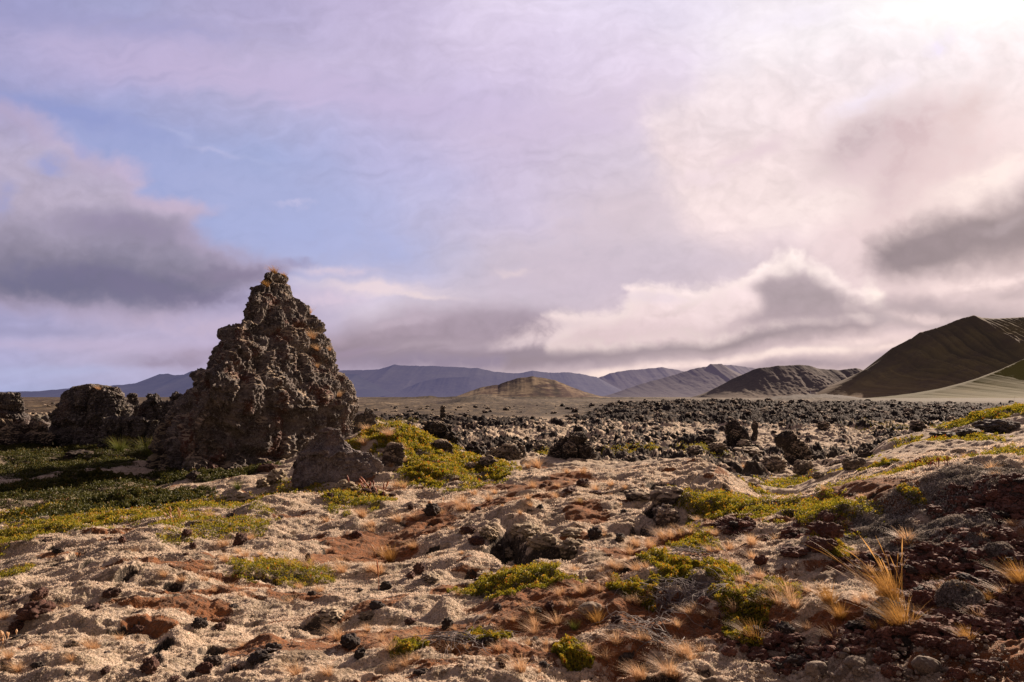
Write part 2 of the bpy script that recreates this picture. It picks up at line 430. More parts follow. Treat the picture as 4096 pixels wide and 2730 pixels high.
# ------------------------------------------------------------------ materials
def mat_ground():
    m, nt, out = newmat('moss and soil ground')
    P = pos(nt); x, y, z = sep(nt, P)
    n1 = noise(nt, P, 2.2, 5, .6); n2 = noise(nt, P, 14, 4, .65); n3 = noise(nt, P, 60, 3, .7); n4 = noise(nt, P, .35, 4, .6); n5 = noise(nt, P, 170, 2, .6)
    vo = voro(nt, P, 55)
    moss = mixc(nt, n1.ss(.35, .65), (.62, .50, .385), (.48, .395, .305))
    moss = mixc(nt, n2.ss(.46, .66) * .75, moss, (.25, .205, .13))
    moss = mixc(nt, n3.ss(.50, .62) * .7, moss, (.15, .115, .075))
    moss = mixc(nt, noise(nt, P, 28, 4, .7).ss(.56, .68) * .5, moss, (.13, .10, .065))
    moss = mixc(nt, n5.ss(.5, .68) * .45, moss, (.56, .47, .36))
    farm = mixc(nt, n4.ss(.4, .62), (.12, .092, .06), (.05, .037, .028))
    farm = mixc(nt, noise(nt, comb(nt, x * .08, y * .012, 0), 1.0, 6, .7).ss(.48, .62), farm, (.17, .132, .09))
    farm = mixc(nt, noise(nt, comb(nt, x * .03, y * .006, 0), 1.0, 5, .65).ss(.5, .6), farm, (.035, .020, .016))
    # valley floor to the right is yellowed pasture
    grassv = mixc(nt, noise(nt, comb(nt, x * .006, y * .0015, 0), 1.0, 5, .65).ss(.42, .58), (.042, .028, .010), (.028, .031, .008))
    ang = x / y
    farm = mixc(nt, ang.ss(.42, .5) * .9, farm, grassv)
    farm = mixc(nt, noise(nt, comb(nt, x * .35, y * .10, 0), 1.0, 5, .7).ss(.47, .56) * .8, farm, (.035, .027, .022))
    moss = mixc(nt, y.ss(85, 130), moss, farm)
    moss = mixc(nt, (attr(nt, 'streak') + (n2 - .5) * .8 + (n3 - .5) * .6).ss(.35, .75) * .75, moss, (.135, .095, .06))
    soilc = mixc(nt, n2.ss(.35, .7), (.25, .088, .026), (.10, .042, .020))
    soilc = mixc(nt, n3.ss(.5, .66) * .6, soilc, (.19, .09, .04))
    scoc = mixc(nt, n2.ss(.3, .7), (.04, .018, .013), (.03, .022, .018))
    rockc = mixc(nt, n1.ss(.4, .65), (.022, .018, .017), (.045, .037, .034))
    rockc = mixc(nt, n2.ss(.58, .7) * .6, rockc, (.17, .15, .135))
    soilm = (attr(nt, 'soil') * 1.5 - .30 + (n2 - .5) * 1.4 + (n1 - .5) * 1.3).ss(.15, .42)
    c = mixc(nt, soilm, moss, soilc)
    scm = (attr(nt, 'scoria') * 1.0 - .2 + (n2 - .5) * 1.2 + (n1 - .5) * 1.5).ss(.1, .4)
    c = mixc(nt, scm, c, scoc)
    rk = (attr(nt, 'rock') + (n1 - .5) * .9 + (n2 - .5) * .6).ss(.38, .6)
    c = mixc(nt, rk, c, rockc)
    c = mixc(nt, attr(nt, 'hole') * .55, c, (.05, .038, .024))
    c = mixc(nt, (attr(nt, 'heath') + (n2 - .5) * 1.3 + (n1 - .5)).ss(.3, .6) * .85, c, (.045, .036, .018))  # heath ground: brown, with shade put into the colour
    h = n2 * .6 + n3 * .5 + n5 * .25 - vo * .3
    pb = principled(nt, out, c, .95, .08, h, .9, .03, sheen=.25, sheencol=(1, .86, .7))
    nt.links.new((y.ss(60, 15) * .25).k, pb.inputs['Sheen Weight'])
    return m

def mat_rock(name, c1, c2, lichen=.5, mossamt=.5, scale=1.0, red=0.0, mosscol=(.27, .235, .15), bd=.03):
    m, nt, out = newmat(name)
    P = pos(nt); r = objrand(nt)
    n1 = noise(nt, P, 1.6 * scale, 5, .62); n2 = noise(nt, P, 7 * scale, 5, .65); n3 = noise(nt, P, 26 * scale, 4, .7)
    v = voro(nt, P, 13 * scale); nm = noise(nt, P, .9 * scale, 4, .6)
    c = mixc(nt, n1.ss(.38, .64), c1, c2)
    if red: c = mixc(nt, noise(nt, P, .7 * scale, 3, .6).ss(.52, .66) * red, c, (.13, .04, .022))
    c = mixc(nt, (n2 - n1 * .2).ss(.36, .52) * .0 + (n2.ss(.56, .66)) * lichen, c, (.30, .275, .26))
    c = mixc(nt, n3.ss(.58, .66) * lichen * .8, c, (.50, .46, .43))
    c = mixc(nt, n3.ss(.46, .34) * .85, c, (.012, .010, .009))
    c = mixc(nt, n2.ss(.44, .34) * .6, c, (.02, .016, .014))
    up = nrm_z(nt)
    mm = (up * .9 + (nm - .5) * 2.2 + (n2 - .5) * .9 - (1.15 - mossamt)).ss(.0, .22)
    mc = mixc(nt, n2.ss(.4, .65), mosscol, tuple(k * .62 for k in mosscol))
    mc = mixc(nt, n3.ss(.5, .65) * .5, mc, tuple(k * 1.45 for k in mosscol))
    c = mixc(nt, mm, c, mc)
    c = mixc(nt, r * .35, c, (.02, .016, .014))
    h = n2 * .8 + n3 * .55 - v * .5
    principled(nt, out, c, .88, .25, h, .9, bd)
    return m

def mat_leaf(name, stops, transl=.4, rough=.6):
    """foliage colour varies per leaf through the attribute 'tint'"""
    m, nt, out = newmat(name)
    t = attr(nt, 'tint')
    cr = nt.nodes.new('ShaderNodeValToRGB'); nt.links.new(t.k, cr.inputs[0])
    e = cr.color_ramp.elements
    e[0].position = stops[0][0]; e[0].color = stops[0][1] + (1,)
    e[1].position = stops[-1][0]; e[1].color = stops[-1][1] + (1,)
    for p_, c_ in stops[1:-1]:
        q = e.new(p_); q.color = c_ + (1,)
    colr = S(nt, cr.outputs[0])
    d = nt.nodes.new('ShaderNodeBsdfPrincipled'); setin(nt, d.inputs['Base Color'], colr); d.inputs['Roughness'].default_value = rough; d.inputs['Specular IOR Level'].default_value = .3
    tr = nt.nodes.new('ShaderNodeBsdfTranslucent'); setin(nt, tr.inputs[0], colr)
    mx = nt.nodes.new('ShaderNodeMixShader'); mx.inputs[0].default_value = transl
    nt.links.new(d.outputs[0], mx.inputs[1]); nt.links.new(tr.outputs[0], mx.inputs[2]); nt.links.new(mx.outputs[0], out.inputs[0])
    return m

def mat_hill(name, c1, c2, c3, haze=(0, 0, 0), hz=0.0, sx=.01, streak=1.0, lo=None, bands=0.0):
    """mountain flank: streaks, patches, gully shade painted in; hz = strength of surface glow painted as haze"""
    m, nt, out = newmat(name)
    P = pos(nt); x, y, z = sep(nt, P)
    sv = comb(nt, x * sx, y * sx, z * sx * .25)
    n1 = noise(nt, sv, 1.0, 6, .62, .3); n2 = noise(nt, P, sx * 6, 5, .65); n3 = noise(nt, sv, 5.0, 4, .7); nb = noise(nt, comb(nt, x * sx * .3, y * sx * .3, z * sx * 5), 1.0, 5, .6)
    c = mixc(nt, n1.ss(.4, .62), c1, c2)
    c = mixc(nt, n2.ss(.5, .68) * .7, c, c3)
    c = mixc(nt, n3.ss(.56, .7) * .55 * streak, c, tuple(k * 1.6 for k in c3))
    c = mixc(nt, nb.ss(.45, .3) * .5, c, tuple(k * .5 for k in c1))
    if bands:
        bn = noise(nt, comb(nt, x * .009, y * .009, z * .07), 1.0, 5, .62, .6)
        c = mixc(nt, (bn + (n2 - .5) * .25).ss(.47, .55) * bands, c, tuple(k * 1.25 for k in c3)); c = mixc(nt, (bn + (n2 - .5) * .2).ss(.46, .40) * bands, c, c1)
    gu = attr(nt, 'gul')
    c = mixc(nt, (gu + (n2 - .5) * .5).ss(.3, -.2) * .85, c, tuple(k * .25 for k in c1))  # gullies darkened in the colour, standing in for shade
    c = mixc(nt, (gu + (n2 - .5) * .6).ss(.3, .6) * .75, c, tuple(k * 1.7 for k in c2))  # ribs between gullies lightened in the colour as if lit
    if lo: c = mixc(nt, z.lin(lo[0], lo[1], 1, 0) * (n2 * 1.2).clamp(), c, lo[2])
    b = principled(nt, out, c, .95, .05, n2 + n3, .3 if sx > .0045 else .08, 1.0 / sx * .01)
    b.inputs['Emission Color'].default_value = haze + (1,); b.inputs['Emission Strength'].default_value = hz  # distance haze painted as a glow of the slope itself
    return m

# ------------------------------------------------------------------ rocks
def rock_proto(name, seed, sub=4, jag=.35, flat=.75, cells=1.6, bump=.08):
    import bmesh
    bm = bmesh.new(); bmesh.ops.create_icosphere(bm, subdivisions=sub, radius=1)
    P = np.array([v.co[:] for v in bm.verts]); Fc = np.array([[v.index for v in f.verts] for f in bm.faces]); bm.free()
    N = P.copy(); off = seed * 7.31
    q = P + off
    w = q + .35 * np.stack([fbm3(q, 1.1, 2, off=1), fbm3(q, 1.1, 2, off=5), fbm3(q, 1.1, 2, off=9)], 1)
    e1, e2 = vor3(w, cells)
    r = 1 + jag * (.9 * fbm3(q, .9, 3) + .9 * (sm(0, .5, e2 - e1) - .5) + .4 * fbm3(q, 2.6, 3, ridged=True)) + bump * fbm3(q, 7, 3, .6)
    P = N * r[:, None]
    P[:, 2] *= flat
    P[:, :2] *= 1 / np.abs(P[:, :2]).max(); P[:, 2] /= np.abs(P[:, 2]).max()
    me = mesh_np(name, P, Fc, 3, True)
    return me

def sil_rock(left, right, Ymid, dr=.8, pw=2.0, nr=260, nc=420, amp=.16, seed=1, ridge=0.0, sharp=1.0, zbot=None, blockf=1.0):
    """rock whose outline follows measured left/right edges. left/right: photo points, top -> bottom"""
    lz = np.array([at(*p, Ymid)[2] for p in left]); lx = np.array([at(*p, Ymid)[0] for p in left])
    rz = np.array([at(*p, Ymid)[2] for p in right]); rx_ = np.array([at(*p, Ymid)[0] for p in right])
    top = max(lz.max(), rz.max()); bot = zbot if zbot is not None else min(lz.min(), rz.min()) - .6
    t = np.linspace(0, 1, nr); z = top - (top - bot) * (.25 * t ** 2 + .75 * t)
    def prof(zz, xx):
        o = np.argsort(zz); return np.interp(z, zz[o], xx[o])
    xl = prof(lz, lx); xr = prof(rz, rx_)
    k = np.hanning(9)[1:-1]; k /= k.sum()
    xl = np.convolve(np.pad(xl, 3, mode='edge'), k, 'valid'); xr = np.convolve(np.pad(xr, 3, mode='edge'), k, 'valid')
    cx = (xl + xr) / 2; rx = np.maximum((xr - xl) / 2, .01)
    capk = np.clip(t / .03, 0, 1) ** .5; rx = rx * capk
    th = np.linspace(0, 2 * np.pi, nc, endpoint=False)
    ct, st = np.cos(th), np.sin(th)
    # wedge toward the camera: ridge shifts the nearest point sideways
    ct, st = np.sign(ct) * np.abs(ct) ** (2 / pw), np.sign(st) * np.abs(st) ** (2 / pw)
    X = cx[:, None] + rx[:, None] * ct[None]
    near_ = np.clip(-st, 0, 1)
    Yw = Ymid + (np.minimum(rx, rx.max() * .8) * dr)[:, None] * st[None] * (1 - .25 * sharp * np.abs(np.abs(ct) - .0)[None] * near_[None])
    X = X + ridge * rx[:, None] * near_[None]
    Z = np.repeat(z[:, None], nc, 1)
    V = np.stack([X, Yw, Z], -1)
    dr_ = np.gradient(V, axis=0); dc = (np.roll(V, -1, 1) - np.roll(V, 1, 1))
    N = np.cross(dc, dr_); N /= np.linalg.norm(N, axis=-1, keepdims=True) + 1e-9
    Vf = V.reshape(-1, 3); Nf = N.reshape(-1, 3)
    cen = np.stack([np.repeat(cx[:, None], nc, 1).ravel(), np.full(nr * nc, Ymid)], 1)
    sgn = np.sign(((Vf[:, :2] - cen) * Nf[:, :2]).sum(1).mean()); Nf = Nf * sgn
    q = Vf + seed * 5.3
    w = q + .3 * np.stack([fbm3(q, .9, 2, off=1), fbm3(q, .9, 2, off=5), fbm3(q, .9, 2, off=9)], 1)
    a1, a2 = vor3(w, .8 * blockf); b1, b2 = vor3(w + .15 * fbm3(q, 2, 2)[:, None], 2.6 * blockf); c1, c2 = vor3(w + .08 * fbm3(q, 5, 2)[:, None], 7 * blockf)
    qs = q * (1, 1, .38)
    rough = sm(-.3, .35, fbm3(q, 1.1 * blockf, 3, off=40))
    d = amp * (1.0 * fbm3(q, .6 * blockf, 3) + .85 * (sm(0, .22, a2 - a1) - .8) + .75 * fbm3(qs, 1.5 * blockf, 4, .6, ridged=True) + rough * (.36 * (sm(0, .3, b2 - b1) - .6)) + .22 * (sm(0, .4, c2 - c1) - .5)
               + .42 * fbm3(q, 4 * blockf, 4, .62, ridged=True) * (.4 + .6 * rough) + .14 * fbm3(q, 14, 3, .6, ridged=True))
    d = d - d.mean() - .35 * amp
    tf = np.repeat(np.clip(t / .05, .15, 1)[:, None], nc, 1).ravel()
    Vf = Vf + Nf * (d * tf)[:, None]
    # top cap pole
    pole = Vf[:nc].mean(0) + np.array([0, 0, .02]); Vf = np.vstack([Vf, pole])
    me = mesh_np('rock', Vf, gridfaces(nr, nc, True), 4, True)
    import bmesh
    bm = bmesh.new(); bm.from_mesh(me); bm.verts.ensure_lookup_table()
    pv = bm.verts[nr * nc]
    for i in range(nc):
        f = bm.faces.new((bm.verts[i], pv, bm.verts[(i + 1) % nc])); f.smooth = True
    bmesh.ops.recalc_face_normals(bm, faces=bm.faces[:]); bm.to_mesh(me); bm.free()
    return me

def merge(proto_list, pts, name):
    """one mesh from many placed copies. pts: (k, x,y,z, sx,sy,sz, rot)"""
    Vs, Fs, n = [], [], 0
    for k, x, y, z, sx, sy, sz, r in pts:
        V, Fc = proto_list[k]
        c, s = math.cos(r), math.sin(r)
        v = V * (sx, sy, sz)
        v = np.stack([v[:, 0] * c - v[:, 1] * s + x, v[:, 0] * s + v[:, 1] * c + y, v[:, 2] + z], 1)
        Vs.append(v); Fs.append(Fc + n); n += len(v)
    return mesh_np(name, np.vstack(Vs), np.vstack(Fs), 3, False)

def me_arrays(me):
    V = np.zeros(len(me.vertices) * 3, np.float32); me.vertices.foreach_get('co', V)
    Fc = np.zeros(len(me.loops), np.int32); me.loops.foreach_get('vertex_index', Fc)
    return V.reshape(-1, 3), Fc.reshape(-1, 3)

# ================================================================== BUILD
ground_mat = mat_ground()
terr_me.materials.append(ground_mat)
link('ground', terr_me, kind='structure')

M_spire = mat_rock('spire lava rock', (.075, .062, .055), (.225, .192, .175), 1.4, .52, 1.9, .75, (.54, .43, .31), .07)
M_boul = mat_rock('dark boulder rock', (.05, .042, .039), (.12, .105, .10), 1.0, .4, 1.2, .2, (.22, .195, .14), .03)
M_purp = mat_rock('purple grey lichened rock', (.13, .108, .105), (.27, .235, .23), 1.3, .05, 1.8, .3, (.22, .20, .13), .03)
M_lava = mat_rock('black lava rock', (.020, .016, .015), (.05, .041, .038), .35, .68, .9, .0, (.45, .36, .26), .05)
M_stone = mat_rock('dark red loose lava stone', (.065, .030, .022), (.12, .058, .042), .12, -.3, 5, .2, (.2, .18, .1), .01)
M_black = mat_rock('near black loose stone', (.03, .022, .019), (.06, .045, .037), .2, -.1, 5, .1, (.2, .18, .1), .01)
M_scoria = mat_rock('rust red scoria', (.11, .046, .032), (.22, .095, .064), .35, -.6, 6, .4, (.2, .18, .1), .01)
M_cobble = mat_rock('smooth buff cobble', (.22, .17, .125), (.34, .27, .20), .3, -1.5, 6, .0, (.2, .18, .1), .003)
M_moss = mat_rock('moss covered stone', (.12, .10, .07), (.2, .17, .12), .2, 1.1, 4, .0, (.50, .40, .27), .02)
M_mossy = mat_rock('half mossed rock', (.06, .05, .045), (.13, .11, .10), .6, .85, 2.0, .1, (.50, .40, .28), .03)
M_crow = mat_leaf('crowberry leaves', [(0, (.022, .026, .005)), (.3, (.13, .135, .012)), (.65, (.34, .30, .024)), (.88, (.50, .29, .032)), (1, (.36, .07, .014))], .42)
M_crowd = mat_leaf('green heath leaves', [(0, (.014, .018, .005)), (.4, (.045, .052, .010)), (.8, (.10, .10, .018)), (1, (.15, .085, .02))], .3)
M_dry = mat_leaf('dry grass', [(0, (.34, .17, .07)), (.5, (.64, .41, .22)), (1, (.80, .60, .40))], .45)
M_gold = mat_leaf('golden grass', [(0, (.16, .08, .015)), (.5, (.38, .20, .05)), (1, (.60, .36, .14))], .5)
M_grn = mat_leaf('green grass', [(0, (.05, .07, .012)), (.6, (.14, .16, .03)), (1, (.30, .22, .06))], .4)
M_red = mat_leaf('red sorrel stalk', [(0, (.16, .03, .012)), (.6, (.32, .07, .03)), (1, (.45, .18, .08))], .3)
M_twig = mat_leaf('weathered twig', [(0, (.10, .085, .08)), (.6, (.22, .19, .18)), (1, (.36, .32, .30))], .0, .8)
M_lich = mat_leaf('grey lichen moss', [(0, (.07, .06, .05)), (.5, (.30, .27, .24)), (1, (.60, .54, .47))], .2, .9)

# ---------------------------------------------------------------- the spire and the big boulders
def c1(pts): return [C(1, *p) for p in pts]
spire_L = c1([(1600, 122), (1552, 140), (1527, 175), (1522, 216), (1470, 226), (1462, 290), (1440, 330), (1428, 380), (1422, 452), (1335, 478), (1307, 500), (1303, 545), (1277, 570), (1270, 620), (1246, 680), (1212, 712),
 (1158, 735), (1152, 805), (1100, 830), (1062, 868), (1020, 905), (985, 950), (960, 1000), (925, 1050), (920, 1110), (970, 1200), (990, 1300)])
spire_R = c1([(1630, 122), (1668, 140), (1702, 178), (1716, 215), (1726, 262), (1772, 300), (1800, 330), (1832, 352), (1850, 400), (1888, 440), (1905, 510), (1932, 570), (1955, 612), (1965, 670), (2008, 740), (2058, 800), (2108, 870), (2118, 915),
 (2085, 960), (2070, 1000), (2065, 1080), (2060, 1200), (2060, 1300)])
sp_me = sil_rock(spire_L, spire_R, 21.0, dr=1.85, pw=1.15, nr=700, nc=900, amp=.21, seed=1, ridge=.02, sharp=0, blockf=1.0)
link('lava_spire', sp_me, M_spire, label='tall tapering pinnacle of rough brown lava rock with mossy flanks and grassy top', cat='rock pinnacle')
# lower mossy apron and the front boulder
ap_me = sil_rock(c1([(1160, 870), (1080, 900), (1010, 950), (965, 1010), (920, 1060), (890, 1120), (880, 1180)]), c1([(1300, 870), (1400, 930), (1480, 1000), (1520, 1100), (1530, 1180), (1540, 1260), (1540, 1300)]), 19.0, dr=.45, nr=300, nc=460, amp=.18, seed=5, blockf=1.1)
link('rock_apron', ap_me, mat_rock('mossed apron rock', (.075, .062, .055), (.17, .15, .135), .7, .85, 1.4, .2, (.42, .34, .22), .05), label='low mossy shoulder of rock sloping down left from the foot of the tall pinnacle', cat='rock')
fb = sil_rock(c1([(1900, 1036), (1866, 1045), (1812, 1100), (1760, 1140), (1722, 1172), (1700, 1230), (1688, 1280), (1700, 1350), (1740, 1420), (1750, 1480)]),
              c1([(1940, 1036), (1990, 1045), (2015, 1075), (2060, 1130), (2110, 1160), (2190, 1172), (2235, 1215), (2250, 1290), (2240, 1350), (2230, 1450)]), 13.7, dr=.6, pw=1.5, nr=300, nc=460, amp=.12, seed=3, blockf=1.0, ridge=-.05)
link('front_boulder', fb, M_purp, label='large purple grey boulder with white lichen leaning against the right foot of the pinnacle', cat='boulder')
lb = sil_rock(c1([(440, 785), (425, 800), (400, 830), (372, 880), (330, 920), (290, 960), (275, 1020), (280, 1070), (340, 1110), (400, 1160)]),
              c1([(640, 785), (690, 800), (718, 825), (722, 850), (735, 900), (750, 960), (768, 1020), (765, 1090), (750, 1140), (740, 1180)]), 26.5, dr=.7, nr=300, nc=460, amp=.26, seed=8, blockf=.9)
link('dark_boulder', lb, M_boul, label='big rounded dark lichen flecked boulder standing left of the pinnacle above green heath', cat='boulder')
lb2 = sil_rock(c1([(760, 840), (735, 850), (722, 880), (735, 930), (745, 980), (760, 1050), (760, 1120)]), c1([(790, 838), (812, 850), (822, 890), (850, 930), (880, 980), (900, 1050), (900, 1120)]), 28, dr=.8, nr=180, nc=260, amp=.26, seed=9, blockf=1)
link('dark_rock', lb2, M_boul, label='narrow dark rock stump just right of the big rounded left boulder', cat='rock')
lb3 = sil_rock(c1([(900, 836), (870, 850), (850, 880), (838, 930), (830, 990), (830, 1060), (830, 1120)]), c1([(930, 838), (960, 850), (1000, 868), (1030, 895), (1030, 940), (1035, 1000), (1040, 1120)]), 26, dr=.8, nr=180, nc=260, amp=.26, seed=12, blockf=1)
link('craggy_rock', lb3, M_boul, label='craggy dark rock with mossy ledge between the narrow stump and the pinnacle', cat='rock')
lb5 = sil_rock(c1([(990, 880), (965, 900), (940, 950), (925, 1010), (920, 1130)]), c1([(1010, 878), (1060, 872), (1100, 850), (1140, 860), (1180, 900), (1200, 1000), (1210, 1130)]), 23.5, dr=.7, nr=200, nc=320, amp=.24, seed=31, blockf=1.1)
link('shoulder_rock', lb5, M_boul, label='dark shoulder rock joining the left outcrops to the pinnacle', cat='rock')
lb6 = sil_rock(c1([(620, 985), (600, 1010), (590, 1060), (580, 1130)]), c1([(700, 975), (760, 985), (860, 975), (940, 990), (960, 1040), (970, 1130)]), 25.2, dr=.35, nr=160, nc=360, amp=.24, seed=33, blockf=1.3)
link('low_outcrop', lb6, M_boul, label='low jagged outcrop filling the foot between the left boulder and the pinnacle', cat='rock')
lb7 = sil_rock(c1([(-60, 990), (-120, 1020), (-130, 1140)]), c1([(20, 985), (110, 1000), (190, 1010), (260, 1030), (300, 1070), (310, 1140)]), 25.5, dr=.3, nr=160, nc=360, amp=.22, seed=35, blockf=1.3)
link('low_outcrop', lb7, M_mossy, label='low mossy outcrop at the foot of the left edge boulder', cat='rock')
lb4 = sil_rock(c1([(-60, 850), (-120, 900), (-170, 1000), (-180, 1130)]), c1([(60, 833), (105, 842), (115, 880), (150, 930), (165, 980), (170, 1040), (180, 1120)]), 27, dr=.5, nr=220, nc=360, amp=.26, seed=14, blockf=.9)
link('edge_boulder', lb4, M_boul, label='dark lumpy outcrop cut by the left edge of the picture', cat='boulder')
rb = sil_rock(c1([(2140, 925), (2100, 945), (2080, 980), (2080, 1040)]), c1([(2160, 923), (2190, 935), (2210, 975), (2215, 1040)]), 23, dr=.8, nr=160, nc=240, amp=.16, seed=17, blockf=1.4)
link('side_rock', rb, M_boul, label='dark rock half hidden behind the right foot of the pinnacle', cat='rock')
mb = sil_rock(c1([(2290, 1130), (2240, 1150), (2228, 1180), (2225, 1240), (2240, 1290), (2250, 1400)]), c1([(2320, 1128), (2355, 1150), (2370, 1200), (2390, 1270), (2420, 1330), (2450, 1400)]), 14.2, dr=.6, nr=180, nc=260, amp=.14, seed=19, blockf=1.4)
link('lichen_rock', mb, M_mossy, label='mossy grey rock directly right of the purple grey boulder, below the grassy knoll', cat='rock')

# rock protos
PR = [rock_proto('rock', s, 5, .34, .8, 1.5, .06) for s in range(6)]           # detailed jagged
PM = [rock_proto('rock', 20 + s, 4, .40, .8, 1.5, .07) for s in range(6)]       # medium
PL = [me_arrays(rock_proto('rock', 40 + s, 2, .62, .8, 1.5, .10)) for s in range(10)]
PX = [me_arrays(rock_proto('rock', 60 + s, 3, .42, .8, 1.9, .08)) for s in range(6)]
PC = [rock_proto('cobble', 80 + s, 4, .20, .7, 1.0, .02) for s in range(3)]
PSET = {}
def rproto(kind, i, mat):
    key = (kind, i, mat.name)
    if key not in PSET:
        me = {'R': PR, 'M': PM, 'C': PC}[kind][i].copy(); me.materials.clear(); me.materials.append(mat); PSET[key] = me
    return PSET[key]

def place_rock(name, k, x, y, w, h, mat, label, cat='rock', group=None, kind='M', i=None, sink=.25, dy=1.0, rz=None):
    """x,y: foot of the rock on crop k; w,h: half width and height there"""
    X, Y, z = gp(k, x, y); s = CR[k][2] * 4
    wm = w / s / F * Y; hm = h / s / F * Y
    i = random.randrange(6 if kind != 'C' else 3) if i is None else i
    zz = float(ground_h(X, Y + wm * .6))
    return link(name, rproto(kind, i, mat), None, label=label, cat=cat, group=group, loc=(X, Y + wm * .7 * dy, min(z, zz) + hm * (.5 - sink * .5)),
                rot=(0, 0, random.uniform(0, 6.28) if rz is None else rz), scale=(wm * 1.08, wm * dy, hm * .5 * (1 + sink)))

# prominent lava boulders in the lava field (own descriptions)
BIG = [
 (2, 1130, 640, 55, 110, 'dark crag face beside the rounded mossy rock left of the widest lava boulder', M_lava),
 (2, 880, 610, 75, 90, 'low black rock in the gully right of the grassy knoll', M_lava),
 (2, 735, 560, 60, 90, 'jagged black spur rising right of the green knoll', M_lava),
 (2, 1260, 600, 40, 50, 'small dark knob at the left foot of the widest lava boulder', M_lava),
 (2, 950, 700, 60, 80, 'grey mossy rock on the left end of the green strip', M_mossy),
 (2, 850, 710, 35, 50, 'small lichened stone by green shrubs under the gully', M_mossy),
 (3, 600, 925, 45, 50, 'rounded pale mossy knob at the foot of the thin fin', M_mossy),
 (3, 985, 1080, 75, 90, 'rounded mossy boulder over a dark hollow in the right gully', M_mossy),
 (3, 800, 1070, 90, 90, 'pale mossy boulder left of the rounded one in the right gully', M_mossy),
 (3, 640, 985, 110, 60, 'low half mossed block between the tall crag and the gully', M_mossy),
 (3, 290, 975, 60, 60, 'mossy block at the left end of the pale lava slope', M_mossy),
 (3, 430, 960, 60, 55, 'mossy hump with a dark underside left of the tall crag', M_mossy),
 (3, 1300, 1060, 85, 90, 'flat grey slab rock where the gully meets the right bank', M_mossy),
 (3, 1365, 985, 45, 70, 'rusty dark knob on the flat grey slab', M_lava),
 (3, 1075, 1110, 50, 50, 'small dark mossy stone at the bottom of the right gully', M_mossy),
 (3, 490, 1230, 32, 60, 'pointed black stone in pale moss right of the central slope', M_lava),
 (3, 140, 1290, 130, 110, 'mossy outcrop with dark broken top, upper right of the central hollow', M_mossy),
 (3, 110, 1420, 100, 130, 'dark mouthed mossy outcrop just below the broken topped one', M_mossy),
 (3, 1700, 815, 55, 60, 'dark rock among far moss left of the right ridge', M_lava),
 (3, 1100, 820, 45, 60, 'black angular rock behind the broad outcrop', M_lava),
 (3, 2240, 830, 130, 80, 'black broken ledge on the right ridge near the picture edge', M_boul),
 (3, 2050, 850, 90, 50, 'dark ledge rock on the right ridge, left of the broken one', M_boul),
 (3, 1880, 870, 90, 45, 'moss edged dark ledge low on the right ridge', M_boul),
 (3, 380, 905, 50, 55, 'upright rugged rock in pale moss left of the tall crag', M_lava),
 (3, 640, 1170, 50, 40, 'mossy stone beside the green strip on the right', M_mossy),
 (2, 1850, 890, 95, 60, 'crusty grey rock ledge on the pale moss slope', M_mossy),
 (2, 1620, 600, 40, 40, 'black stone right beside the widest lava boulder', M_lava),
 (2, 2240, 560, 60, 60, 'dark crag above the pale slope at middle right', M_lava),
]
for k, x, y, w, h, lab, mt in BIG:
    place_rock('lava_boulder', k, x, y, w, h, mt, lab, 'lava rock', kind='R', dy=.9)

for k, x, y, w, h, mt, lab in [(1, 190, 1075, 95, 110, M_boul, 'dark block filling the gap between edge outcrop and big left boulder'), (1, 800, 1110, 70, 130, M_boul, 'dark block under the narrow rock stump'), (1, 900, 1110, 75, 110, M_mossy, 'mossy block between the craggy rock and the apron'),
   (1, 70, 1130, 150, 70, M_mossy, 'low mossed ledge under the left edge outcrop'), (1, 280, 1120, 110, 50, M_mossy, 'pale mossy ledge at the left foot of the big left boulder'), (1, 560, 1150, 110, 36, M_moss, 'flat moss covered ledge at the right foot of the big left boulder'),
   (1, 1000, 1180, 70, 60, M_mossy, 'mossy stone heap at the left foot of the pinnacle'), (1, 1100, 1220, 90, 60, M_moss, 'rounded moss cushion rock in shade before the pinnacle'), (1, 1230, 1260, 90, 60, M_moss, 'second moss cushion rock in shade before the pinnacle'), (1, 1340, 1290, 80, 50, M_mossy, 'low mossy stones by the dark foot of the pinnacle'), (1, 1560, 1300, 60, 50, M_stone, 'reddish stone in the dark cleft beside the purple grey boulder')]:
    place_rock('ledge_rock', k, x, y, w, h, mt, lab, 'rock', kind='R', dy=.9)

